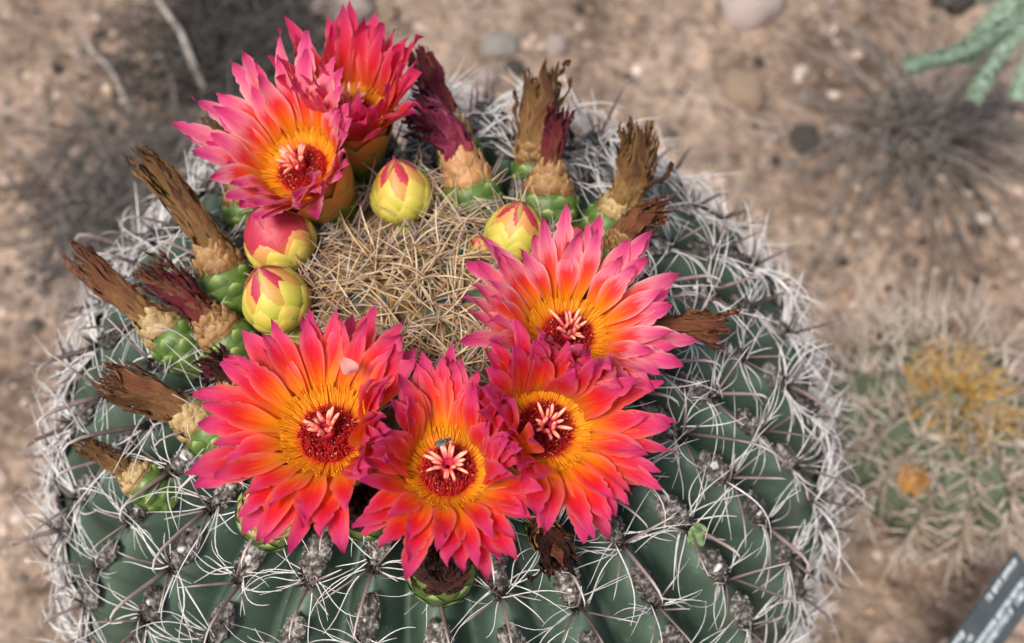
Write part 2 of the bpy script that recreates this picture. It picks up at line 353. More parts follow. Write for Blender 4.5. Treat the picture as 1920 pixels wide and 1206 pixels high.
def make_body():
    mb = MB(); ns, per = 210, 14; nth = NR * per; rows = []
    for i in range(ns + 1):
        s = 0.0015 + (SMAX - 0.0015) * i / ns; row = []
        r, z = prof(s); am = 0.020 * ss(0.025, 0.085, r)
        for j in range(nth):
            k = j / per; th = TH0 + 2 * math.pi * j / nth
            kk = int(round(k)) % NR; x = abs(k - round(k)) * 2           # 0 on the crest, 1 in the furrow
            wv = math.cos(2 * math.pi * (s / SPC + RIBPH[kk]))
            crest = 1 - x
            d = -am * (x ** 1.55) - 0.0016 * ss(0.04, 0.09, r) * (1 - wv) * math.exp(-(x / 0.42) ** 2)
            p = Vector((r * math.cos(th), r * math.sin(th), z)); nn = normal(p)
            side = 0.0012 * math.sin(2 * math.pi * (s / SPC + RIBPH[kk])) * (1 - x) * ss(0.04, 0.09, r)
            q = p + nn * d + Vector((-math.sin(th), math.cos(th), 0)) * side
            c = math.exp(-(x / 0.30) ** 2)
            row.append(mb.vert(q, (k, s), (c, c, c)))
        rows.append(row)
    mb.grid(rows, 0, True); mb.face(tuple(rows[0]))
    for f in range(len(mb.f)): mb.f[f] = tuple(reversed(mb.f[f]))
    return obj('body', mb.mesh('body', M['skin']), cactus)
make_body()

# areoles and their spines
def bristle(base, d, nrm, L, bend, wav, n=7):
    pts = []; p = Vector(base); d = d.normalized(); sd = d.cross(nrm).normalized(); ph = U(0, 6.28); w_ = U(2, 4.2)
    for i in range(n):
        pts.append(p.copy()); t = i / (n - 1)
        dd = (d + nrm * (bend * (t - 0.15)) + sd * (wav * math.sin(ph + t * w_))).normalized(); p = p + dd * (L / (n - 1))
    return pts
def white_col(t):
    k = ss(0.0, 0.13, t); return (lerp(0.30, 1, k), lerp(0.26, 0.99, k), lerp(0.25, 0.98, k))
def radial_mesh(seed, centrals):
    global rnd
    keep = rnd; rnd = random.Random(seed); mb = MB(); z = Vector((0, 0, 1))
    n = rnd.randint(16, 20) if centrals else rnd.randint(9, 12)
    for i in range(n):
        sgn = 1 if i % 2 else -1
        a = sgn * math.radians(U(38, 140)) if rnd.random() < 0.86 else U(-3.1, 3.1)
        el = math.radians(U(8, 42))
        d = Vector((math.cos(a) * math.cos(el), math.sin(a) * math.cos(el), math.sin(el)))
        b = Vector((0.0048 + U(-0.003, 0.002), sgn * U(0.0008, 0.0026), 0.0006))
        L = U(0.012, 0.028); r0 = U(0.00017, 0.00029) * (1.35 if centrals else 1.0)
        mb.tube(bristle(b, d, z, L, U(-1.5, 0.5), U(0.1, 0.7), 9), lambda t, r0=r0: r0 * (1.0 - 0.75 * t ** 2.5), 4, white_col, cap=False)
    if centrals:
        for kind in range(4): central(mb, kind)
    me = mb.mesh('radial_spines', M['radial']); rnd = keep
    return me
def central(mb, kind):
    z = Vector((0, 0, 1)); tone = U(0, 1); cv = U(-0.2, 0.9)
    hook = kind == 0
    if hook: a, el, L, r0 = U(-0.35, 0.35), math.radians(U(38, 62)), U(0.024, 0.034), U(0.00075, 0.00105)
    elif kind == 1: a, el, L, r0 = math.pi + U(-0.8, 0.8), math.radians(U(35, 65)), U(0.012, 0.021), U(0.0004, 0.00055)
    else: a, el, L, r0 = (1 if kind == 2 else -1) * U(0.7, 1.7), math.radians(U(18, 50)), U(0.012, 0.022), U(0.0004, 0.00055)
    d = Vector((math.cos(a) * math.cos(el), math.sin(a) * math.cos(el), math.sin(el))); b = Vector((0.0055, U(-0.001, 0.001), 0.0008))
    n = 9; pts = []; p = b.copy(); side = d.cross(z).normalized(); bd = d.cross(side).normalized()
    if bd.z > 0: bd = -bd
    for i in range(n):
        pts.append(p.copy()); t = i / (n - 1)
        k = (1.7 * ss(0.45, 1.05, t) + cv * t if hook else cv * t)
        p = p + (d * math.cos(k) + bd * math.sin(k)).normalized() * (L / (n - 1))
    mid = (lerp(0.08, 0.30, tone), lerp(0.055, 0.22, tone), lerp(0.05, 0.21, tone))
    def col(t):
        if t < 0.3: k = t / 0.3; return tuple(lerp(a_, b_, k) for a_, b_ in zip((0.03, 0.024, 0.022), mid))
        k = ss(0.45, 1, t); return tuple(lerp(a_, b_, k) for a_, b_ in zip(mid, (0.80, 0.72, 0.68)))
    mb.tube(pts, lambda t: r0 * (1 - 0.85 * t ** 2), 6, col, 0.6 if hook else 1.0)
RAD_A = [radial_mesh(100 + i, False) for i in range(12)]
RAD_B = [radial_mesh(200 + i, True) for i in range(12)]
CEN = []
for kind in range(4):
    row = []
    for i in range(5):
        mb = MB(); central(mb, kind); row.append(mb.mesh('central_spine', M['central']))
    CEN.append(row)
def pad_mesh(seed):
    mb = MB(); nu, nv = 20, 8; rows = []
    for j in range(nv + 1):
        ph = math.pi / 2 * j / nv; row = []
        for i in range(nu):
            a = 2 * math.pi * i / nu; d = Vector((math.cos(a) * math.cos(ph), math.sin(a) * math.cos(ph), math.sin(ph)))
            k = 1 + 0.34 * noise.noise(d * 2.6 + Vector((seed * 3.7, 0, 0))) + 0.22 * noise.noise(d * 7 + Vector((0, seed * 2.1, 0)))
            x = d.x * 0.0100 * k; wd = 0.0040 * (1 - 0.3 * d.x)
            row.append(mb.vert((x - 0.0025, d.y * wd * k, d.z * 0.0028 * k - 0.0006), (i / nu, j / nv)))
        rows.append(row)
    mb.grid(rows, 0, True)
    for q in range(44):                                       # tufts of felt
        a = U(0, 6.28); rr = math.sqrt(rnd.random()); p = Vector((-0.0025 + 0.0092 * rr * math.cos(a), 0.0042 * rr * math.sin(a), 0.0006 + 0.0018 * (1 - rr)))
        mb.blob(p, U(0.0005, 0.0011))
    for q in range(70):                                       # short dark bristles at the spine end
        a = U(0, 6.28); d = Vector((math.cos(a) * 0.8, math.sin(a), U(0.3, 1.1)))
        p = Vector((0.0048 + U(-0.003, 0.0018), U(-0.0024, 0.0024), 0.0008)); L = U(0.0014, 0.0032)
        mb.tube([p, p + d.normalized() * L], lambda t: 0.00028 * (1 - 0.7 * t), 3, m=1)
    return mb.mesh('areole', [M['areole'], M['areole_dark']])
PADS = [pad_mesh(i) for i in range(8)]
def gland_mesh(seed):
    mb = MB(); rows = []
    for j in range(5):
        ph = math.pi / 2 * j / 4
        rows.append([mb.vert((0.0017 * math.cos(a) * math.cos(ph) * (1 + 0.3 * math.sin(3 * a + seed)), 0.0012 * math.sin(a) * math.cos(ph), 0.0011 * math.sin(ph))) for a in [2 * math.pi * i / 10 for i in range(10)]])
    mb.grid(rows, 0, True); return mb.mesh('gland', M['gland'])
GLANDS = [gland_mesh(i) for i in range(3)]
areoles = []
for k in range(NR):
    th = rib_theta(k)
    q = math.ceil(0.062 / SPC - RIBPH[k])
    while True:
        s = (q + RIBPH[k] * -1 + 0) * SPC; q += 1
        s = s + SPC * 0
        if s > SMAX - 0.03: break
        if s < 0.058: continue
        p = surf(s, th); nn = normal(p); dn = (surf(s + 0.001, th) - p).normalized()
        d = p - CAM; facing = -nn.dot(d.normalized())
        x = W / 2 + FPX * d.dot(RT) / d.dot(DV); y = H / 2 - FPX * d.dot(UP) / d.dot(DV)
        rank = (facing if (-60 < x < 1980 and -60 < y < 1280) else -2) - d.length * 0.5
        areoles.append((rank, p, nn, dn))
areoles.sort(key=lambda a: -a[0])
for i, (rank, p, nn, dn) in enumerate(areoles):
    mw = frame(p - nn * 0.0002, nn, dn) @ Matrix.Rotation(U(-0.12, 0.12), 4, 'Z') @ Matrix.Diagonal((U(0.8, 1.15), U(0.85, 1.2), U(0.8, 1.3), 1))
    a = obj('areole', PADS[rnd.randrange(8)], cactus, mw)
    near = i < 74
    r = obj('radial_spines', rnd.choice(RAD_A if near else RAD_B), a, Matrix.Rotation(U(-0.25, 0.25), 4, 'Z') @ Matrix.Scale(U(0.85, 1.15), 4)); r['kind'] = 'stuff'
    if near:
        for kind in range(4):
            obj('central_spine', rnd.choice(CEN[kind]), a, Matrix.Rotation(U(-0.2, 0.2), 4, 'Z') @ Matrix.Scale(U(0.8, 1.15), 4))
    if rnd.random() < 0.6 and near:
        obj('gland', rnd.choice(GLANDS), a, Matrix.Translation((U(-0.006, -0.002), U(-0.0008, 0.0008), 0.0016)) @ Matrix.Rotation(U(0, 6), 4, 'Z') @ Matrix.Scale(U(0.7, 1.3), 4))

# woolly crown with its thatch of straw spines
def crown():
    mb = MB(); rows = []
    for i in range(26):
        rr = 0.001 + 0.052 * i / 25; row = []
        for j in range(72):
            th = 2 * math.pi * j / 72; x, y = rr * math.cos(th), rr * math.sin(th)
            z = APEX.z - (HD - HD * (1 - (rr / R_) ** PE) ** (1 / PE))
            f = 0.0045 * max(0, noise.noise(Vector((x * 150, y * 150, 2))) + 0.25) + 0.002 * noise.noise(Vector((x * 420, y * 420, 5)))
            row.append(mb.vert((x, y, z + f * (1 - ss(0.04, 0.052, rr)) - 0.0006 - 0.002 * ss(0.045, 0.052, rr))))
        rows.append(row)
    mb.grid(rows, 0, True); mb.face(tuple(rows[0]))
    o = obj('crown_felt', mb.mesh('crown_felt', M['felt']), cactus)
    big = MB()
    tones = [(0.66, 0.47, 0.25), (0.56, 0.37, 0.17), (0.74, 0.58, 0.36), (0.36, 0.20, 0.10), (0.50, 0.42, 0.36), (0.80, 0.68, 0.50)]
    def straw(mb_, p, d, L, r0, tone):
        pts = bristle(p, d, Vector((0, 0, 1)), L, U(-0.9, 0.1), U(0, 0.35), 6)
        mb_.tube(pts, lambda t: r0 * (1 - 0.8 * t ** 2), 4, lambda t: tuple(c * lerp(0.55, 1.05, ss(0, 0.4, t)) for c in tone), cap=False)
    cnt = 0
    for c in range(135):                                       # young areoles: stars of spines
        rr = 0.047 * math.sqrt(rnd.random()); th = U(0, 6.28); p0 = Vector((rr * math.cos(th), rr * math.sin(th), 0))
        p0.z = APEX.z - (HD - HD * (1 - (rr / R_) ** PE) ** (1 / PE)) + U(0.002, 0.007)
        for q in range(rnd.randint(7, 13)):
            a = U(0, 6.28); el = math.radians(U(-4, 48)); d = Vector((math.cos(a) * math.cos(el), math.sin(a) * math.cos(el), math.sin(el)))
            L = U(0.009, 0.024); tone = rnd.choice(tones)
            far = ss(0.025, 0.045, rr)
            if rnd.random() < far * 0.6: tone = rnd.choice([(0.40, 0.24, 0.17), (0.42, 0.36, 0.33), (0.6, 0.5, 0.42)])
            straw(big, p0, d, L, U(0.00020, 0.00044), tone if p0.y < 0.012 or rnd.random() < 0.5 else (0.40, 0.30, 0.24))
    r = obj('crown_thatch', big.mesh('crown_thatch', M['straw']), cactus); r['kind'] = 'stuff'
crown()

# ------------------------------------------------------------------ flowers
def petal_mesh(seed, L, Wd, a0, a1, chan, rag, ruff, mat, fold=0.0):
    r = random.Random(seed); mb = MB(); nv, nu = 24, 8; rows = []
    px = pz = 0.0; tw = r.uniform(-0.5, 0.5); ph = r.uniform(0, 6.28); asym = r.uniform(-0.14, 0.14); bendy = r.uniform(-0.12, 0.12)
    eL = [1 - (rag * (0.4 + r.random()) if r.random() < 0.30 else 0.04 * r.random()) for i in range(nv + 1)]
    eR = [1 - (rag * (0.4 + r.random()) if r.random() < 0.30 else 0.04 * r.random()) for i in range(nv + 1)]
    vm = r.uniform(0.46, 0.62); blunt = r.uniform(1.5, 2.6); wob = r.uniform(-0.12, 0.12)
    for i in range(nv + 1):
        v = i / nv; ang = lerp(a0, a1, v ** 1.15) + wob * math.sin(5 * v + ph) - fold * ss(0.72, 0.86, v)
        if i: px += math.cos(ang) * L / nv; pz += math.sin(ang) * L / nv
        T = Vector((math.cos(ang), 0, math.sin(ang))); Nn = Vector((-math.sin(ang), 0, math.cos(ang)))
        if v < vm: wv = lerp(0.36, 1.0, ss(0, vm, v) ** 0.9)
        else:
            k = (v - vm) / (1 - vm); wv = max(0.0, 1 - k ** blunt) ** 0.8 * (1 - 0.22 * k)
            if v > 0.92: wv *= 0.66
            wv += 0.025
        jag = ss(vm - 0.02, vm + 0.2, v); row = []
        tt = tw * v * v
        for j in range(nu + 1):
            u = 2 * j / nu - 1; e = (eL if u < 0 else eR)[i]; e = lerp(1, e, jag * abs(u) ** 2)
            y = u * wv * Wd / 2 * e + asym * Wd * v * v + bendy * L * v * v
            lift = chan * Wd * (abs(u) ** 1.6) * wv + ruff * Wd * math.sin(ph + v * 8 + u * 1.6) * abs(u) * v - 0.035 * Wd * math.exp(-(u / 0.22) ** 2)
            lift += u * math.sin(tt) * Wd * 0.5
            P = Vector((px, 0, pz)) + Nn * lift + Vector((0, y, 0))
            row.append(mb.vert(P, ((u + 1) / 2, v)))
        rows.append(row)
    mb.grid(rows); return mb.mesh('petal', mat)
def lobe_mesh(seed):
    r = random.Random(seed); mb = MB(); pts = []; p = Vector((0, 0, 0)); a = r.uniform(0.5, 0.9); b = r.uniform(-0.3, 0.6); n = 9
    for i in range(n):
        pts.append(p.copy()); t = i / (n - 1); k = lerp(a, b, t); p = p + Vector((math.cos(k), 0.12 * math.sin(seed + 3 * t), math.sin(k))) * 0.0058 / (n - 1)
    mb.tube(pts, lambda t: 0.00056 * (0.8 + 0.35 * math.sin(math.pi * min(1, t * 0.9 + 0.1))) * math.sqrt(max(0.08, 1 - max(0, (t - 0.8) / 0.2) ** 2)), 8)
    return mb.mesh('stigma_lobe', M['stigma'])
LOBES = [lobe_mesh(i) for i in range(5)]
def patch_mesh(name, fr, fz, t0, t1, half, lift, mat, tip=2.6, point=0.0, nv=7, nu=6, belly=0.0, crumple=0.0, seed=0.0):
    """a scale lying on a turned shape r=fr(t), z=fz(t), from t0 up to t1"""
    mb = MB(); rows = []
    for i in range(nv + 1):
        v = i / nv; sh = (1 - v ** tip) ** 0.7 * (1 - point * v) if v < 1 else 0.0
        sh = sh * lerp(0.75, 1, ss(0, 0.35, v)) + 0.015; row = []
        for j in range(nu + 1):
            u = 2 * j / nu - 1; t = t0 + (t1 - t0) * v
            a = u * half * sh; rr = fr(t) + lift * (0.35 + 0.65 * v) + belly * (1 - u * u) * math.sin(math.pi * min(1, v * 0.95 + 0.02))
            if crumple: rr += crumple * noise.noise(Vector((u * 2.2, v * 3.1, seed))) * (0.3 + v); a += 0.5 * crumple / max(fr(t), 1e-4) * noise.noise(Vector((v * 4, u, seed + 7)))
            row.append(mb.vert((rr * math.cos(a), rr * math.sin(a), fz(t)), (j / nu, v)))
        rows.append(row)
    back = []
    mb.grid(rows)
    return mb.mesh(name, mat)
RZ = lambda a: Matrix.Rotation(a, 4, 'Z')
RY = lambda a: Matrix.Rotation(a, 4, 'Y')
RX = lambda a: Matrix.Rotation(a, 4, 'X')
T3 = lambda *p: Matrix.Translation(p)

STYLES = {}
def style(nm, rows, mat, seed):
    out = []
    for q, (n, L, Wd, a0, a1, chan, rb, zb) in enumerate(rows):
        rr = random.Random(seed + q); vs_ = []
        for i in range(8):
            l_ = L * rr.uniform(0.85, 1.12); b0 = math.radians(a0 + rr.uniform(-7, 7)); b1 = math.radians(a1 + rr.uniform(-16, 14))
            vs_.append((petal_mesh(seed * 31 + q * 11 + i, l_, Wd * rr.uniform(0.86, 1.20), b0, b1, chan * rr.uniform(0.3, 1.6), 0.24, 0.065, mat), l_, (b0 + b1) / 2))
        out.append((n, rb, zb, vs_))
    STYLES[nm] = out
#             n   L       W       a0  a1  chan  rb      zb
style('open', [(22, .0288, .0078, 36, 2, .08, .0122, -.0050), (22, .0268, .0073, 41, 7, .09, .0124, -.0034), (20, .0230, .0064, 46, 13, .10, .0122, -.0018)], M['petal_open'], 11)
style('open2', [(22, .0290, .0078, 38, 4, .08, .0122, -.0050), (22, .0268, .0074, 43, 9, .09, .0124, -.0034), (20, .0230, .0065, 48, 16, .10, .0122, -.0018)], M['petal_open'], 12)
style('cup', [(20, .0350, .0084, 57, 22, .09, .0122, -.0050), (20, .0325, .0080, 61, 30, .09, .0124, -.0034), (17, .0255, .0070, 65, 40, .10, .0126, -.0018)], M['petal_pink'], 13)
style('bright', [(22, .0312, .0084, 46, 15, .08, .0122, -.0050), (21, .0292, .0079, 50, 20, .09, .0124, -.0034), (18, .0250, .0068, 54, 27, .10, .0122, -.0018)], M['petal_pink'], 15)
style('crim', [(22, .0320, .0080, 64, 48, .09, .0122, -.0050), (19, .0300, .0076, 72, 60, .09, .0124, -.0034), (14, .0240, .0068, 74, 64, .10, .0126, -.0018)], M['petal_crim'], 14)

SPECS = {
    'front': ('wide open flower with yellow throat and a small insect on its stigma', 840, 874, 0.034, 0.03, 0.46, 'open', 0.94, 1),
    'left': ('wide open orange and crimson flower beside the straw crown with one pale curled petal', 612, 806, 0.034, -0.20, 0.40, 'open', 1.05, 2),
    'lower': ('wide open flower with dark red stamens tucked below the brightest pink one', 1026, 800, 0.034, 0.20, 0.28, 'open2', 0.99, 3),
    'upper': ('large pink tipped flower with long bright stigma lobes next to a yellow bud', 1066, 624, 0.034, 0.22, 0.42, 'bright', 0.93, 4),
    'cup': ('cup shaped pink flower seen from the side above a red tipped bud', 560, 308, 0.031, -0.46, 0.52, 'cup', 1.0, 5),
    'back': ('half closed crimson flower standing behind the pink cup shaped one', 656, 205, 0.031, -0.06, 0.85, 'crim', 0.98, 6)}
CENT = {k: at(v[1], v[2], v[3]) for k, v in SPECS.items()}
def flower(label, px, py, off, ax, ay, sty, scale=1.0, seed=0, blockers=()):
    r = random.Random(900 + seed)
    c = at(px, py, off); axis = (-(c - CAM).normalized() + RT * ax + UP * ay).normalized()
    h = 0.012
    while inside(c - axis * h) > -0.02 and h < 0.07: h += 0.0005
    h /= scale
    base = c - axis * h * scale; mw = frame(base, axis) @ RZ(r.uniform(0, 6)) @ Matrix.Scale(scale, 4)
    mb = MB()
    mb.lathe([(0.0085, 0), (0.0115, h * .25), (0.0130, h * .5), (0.0138, h * .75), (0.0142, h - 0.005), (0.0136, h - 0.0022)], 28, 0)
    mb.lathe([(0.0136, h - 0.0022), (0.0122, h - 0.0030), (0.0108, h - 0.0040), (0.0092, h - 0.0054), (0.006, h - 0.0068), (0.002, h - 0.0074)], 28, 1)
    fo = obj('flower', mb.mesh('flower', [M['cup'], M['throat']]), cactus, mw); fo['label'] = label; inv_ = mw.inverted()
    for n, rb, zb, meshes in STYLES[sty]:
        o0 = r.uniform(0, 6.28)
        for i in range(n):
            a = o0 + 2 * math.pi * i / n + r.uniform(-0.09, 0.09)
            vi = r.randrange(len(meshes)); me, L_, am = meshes[vi]; extra = 0.0; short = 1.0
            for bp, fr_ in blockers:                      # petals pressed against a neighbour stand up
                nb = inv_ @ bp; D = math.hypot(nb.x, nb.y)
                if D > 0.085 or abs(nb.z - h) > 0.06: continue
                cs = (math.cos(a) * nb.x + math.sin(a) * nb.y) / D
                if cs < 0.25: continue
                allow = D * fr_ / cs + 0.0015; th_ = math.acos(max(-1, min(1, (allow - rb) / L_)))
                if fr_ > 0.55: short = min(short, max(0.45, (allow - rb) / (L_ * math.cos(am))))
                else: extra = max(extra, min(th_ - am, math.radians(80) - am))
            if extra > 0: extra += r.uniform(-0.12, 0.12)
            obj('petal', me, fo, RZ(a) @ T3(rb, 0, h + zb) @ RX(r.uniform(-0.24, 0.24)) @ RY(-extra + r.uniform(-0.14, 0.12)) @ Matrix.Diagonal((r.uniform(0.9, 1.08) * short, r.uniform(0.9, 1.1), lerp(1, short, 0.5), 1)))
    fr = lambda t: lerp(0.0095, 0.0150, ss(0, 0.9, t)); fz = lambda t: t * h
    for row, (t0, t1) in enumerate(((0.2, 0.55), (0.42, 0.8), (0.62, 0.97))):
        me = patch_mesh('cup_scale', fr, fz, t0, t1, 0.62, 0.0006 + 0.0002 * row, M['cup_scale'], 2.2, 0.1, 9, 8)
        for i in range(7): obj('cup_scale', me, fo, RZ(2 * math.pi * (i + 0.5 * row) / 7 + r.uniform(-.06, .06)))
    # style and stigma
    mb = MB(); mb.lathe([(0.0021, h - 0.010), (0.0023, h - 0.001), (0.0027, h + 0.0022), (0.0016, h + 0.0014), (0.0006, h - 0.0006)], 14)
    obj('style', mb.mesh('style', M['style']), fo)
    nl = 18; raise_ = {1: 0.1, 2: 0.75, 3: 0.7, 4: 0.8, 5: 0.9, 6: 0.9}.get(seed, 0.2)
    for i in range(nl):
        a = 2 * math.pi * i / nl + r.uniform(-.25, .25); up = (0.0 if i % 2 else 0.4) + raise_ * r.uniform(0.3, 1.0)
        obj('stigma_lobe', r.choice(LOBES), fo, RZ(a) @ T3(0.0019, 0, h + 0.0016) @ RY(-up + r.uniform(-0.25, 0.3)) @ Matrix.Diagonal((r.uniform(0.7, 1.25) * (1.25 if seed in (4, 5, 6) else 1), r.uniform(0.75, 1), r.uniform(0.75, 1), 1)))
    # stamens
    mb = MB()
    for i in range(620):
        rr = lerp(0.0028, 0.0084, math.sqrt(r.random())); a = r.uniform(0, 6.28); z0 = h - lerp(0.0072, 0.0050, (rr - 0.003) / 0.0064)
        e = Vector((math.cos(a), math.sin(a), 0)); s_ = Vector((-math.sin(a), math.cos(a), 0))
        p0 = e * rr + Vector((0, 0, z0)); top = e * (rr * r.uniform(0.85, 1.12)) + s_ * r.uniform(-.001, .001) + Vector((0, 0, h - 0.0030 + r.uniform(0, 0.0034) - 0.0006 * (rr / 0.0094)))
        k = r.random(); red = (lerp(0.60, 0.92, k), lerp(0.014, 0.06, k), lerp(0.018, 0.05, k))
        mb.tube([p0, (p0 + top) / 2 + s_ * r.uniform(-.0005, .0005), top], 0.00017, 3, red, cap=False)
        mb.blob(top, r.uniform(0.00018, 0.00030), (0.85, 0.58, 0.26) if r.random() < 0.08 else (lerp(0.42, 0.70, k), 0.022, 0.03))
    for i in range(420):
        a = r.uniform(0, 6.28); e = Vector((math.cos(a), math.sin(a), 0)); s_ = Vector((-math.sin(a), math.cos(a), 0))
        p0 = e * 0.0082 + Vector((0, 0, h - 0.0046)); r1 = r.uniform(0.0118, 0.0144); top = e * r1 + s_ * r.uniform(-.0009, .0009) + Vector((0, 0, h + lerp(-0.0016, 0.0020, (r1 - 0.0115) / 0.0035) + r.uniform(-0.0006, 0.0003)))
        k = r.random(); yel = (0.95, lerp(0.26, 0.45, k), 0.01)
        mb.tube([p0, lerp(p0, top, 0.5) - Vector((0, 0, 0.0002)), top], 0.00016, 3, lambda t, yel=yel: tuple(lerp(a_, b_, ss(0, 0.5, t)) for a_, b_ in zip((0.75, 0.06, 0.01), yel)), cap=False)
        if i % 5 == 0: mb.blob(top, r.uniform(0.00018, 0.00030), (0.95, lerp(0.40, 0.58, k), 0.03))
    so_ = obj('stamens', mb.mesh('stamens', M['vc']), fo); so_['kind'] = 'stuff'
    return fo, c, axis, mw

F = {}
for key, spec in SPECS.items():
    near_ = [(CENT[k2], 0.5) for k2 in CENT if k2 != key and not (key == 'cup' and k2 == 'back')]
    if key == 'cup': near_ += [(at(522, 446, 0.013), 0.62), (at(752, 362, 0.012), 0.6)]
    if key == 'left': near_ += [(at(516, 560, 0.013), 0.75)]
    F[key] = flower(*spec, near_)

# ------------------------------------------------------------------ buds
def bud(label, px, py, tx, ty, rad_px, off, pink, seed, dd=-0.004):
    r = random.Random(300 + seed); c = at(px, py, off); d = depth(c); tip = at_depth(tx, ty, d + dd)
    R = rad_px * d / FPX; axis = (tip - c).normalized()
    axis = (axis + normal(c) * 0.55).normalized(); Hh = R * 2.35; base = c - axis * Hh * 0.45
    fr = lambda t: R * max(0.0, math.sin(math.pi * min(1, max(0, t * 0.93 + 0.07)) ** 0.86)) ** 0.72; fz = lambda t: t * Hh
    mb = MB(); mb.lathe([(fr(i / 12) * 0.97, fz(i / 12)) for i in range(13)], 20)
    # stalk down to the skin
    mb.lathe([(R * .8, -0.012), (R * .55, -0.004), (fr(0) * 0.97, 0)], 14)
    bo = obj('flower_bud', mb.mesh('flower_bud', M['bud_pink'] if pink > 0.5 else M['bud_core']), cactus, frame(base, axis) @ RZ(r.uniform(0, 6))); bo['label'] = label
    rows = [(0.0, 0.40, 8, 'bud_yellow'), (0.10, 0.52, 7, 'bud_yellow'), (0.2, 0.62, 6, 'bud_peach'), (0.34, 0.90, 5, 'bud_pink'), (0.45, 1.06, 4, 'bud_pink')] if pink > 0.5 else [(0.0, 0.42, 8, 'bud_yellow'), (0.12, 0.60, 7, 'bud_yellow'), (0.28, 0.80, 6, 'bud_yellow' if pink < .5 else 'bud_peach'), (0.42, 0.96, 5, 'bud_peach'), (0.52, 1.06, 4, 'bud_pink')]
    for k, (t0, t1, n, mt) in enumerate(rows):
        lift = (len(rows) - k) * R * 0.022
        for var in range(2):
            me = patch_mesh('bud_scale', fr, fz, t0, t1 * r.uniform(0.95, 1.03), math.pi / n * 1.32, lift, M[mt], 2.2, 0.18, 9, 6, R * 0.05)
            for i in range(var, n, 2): obj('bud_scale', me, bo, RZ(2 * math.pi * (i + 0.5 * (k % 2)) / n + r.uniform(-.08, .08)))
    return bo
bud('plump bud with a broad red tip squeezed under the pink cup flower', 522, 446, 494, 392, 62, 0.013, 1, 1)
bud('yellow bud with a small red tip at the edge of the straw crown', 516, 560, 497, 522, 59, 0.013, 0.2, 2)
bud('yellow green bud with a pink point beside the peach scaled fruit', 752, 362, 740, 308, 54, 0.012, 0.2, 3)
bud('golden bud with a red point half hidden behind pink petals', 966, 436, 974, 390, 52, 0.013, 0.2, 4)
bud('tiny young bud sunk among the straw spines', 900, 462, 896, 444, 21, 0.003, 0.1, 5)
bud('closed magenta bud peeping out behind pink petals', 1076, 470, 1080, 424, 40, 0.012, 1, 6)
bud('tiny pinkish young bud between the two larger buds', 500, 505, 492, 492, 22, 0.006, 1, 7)

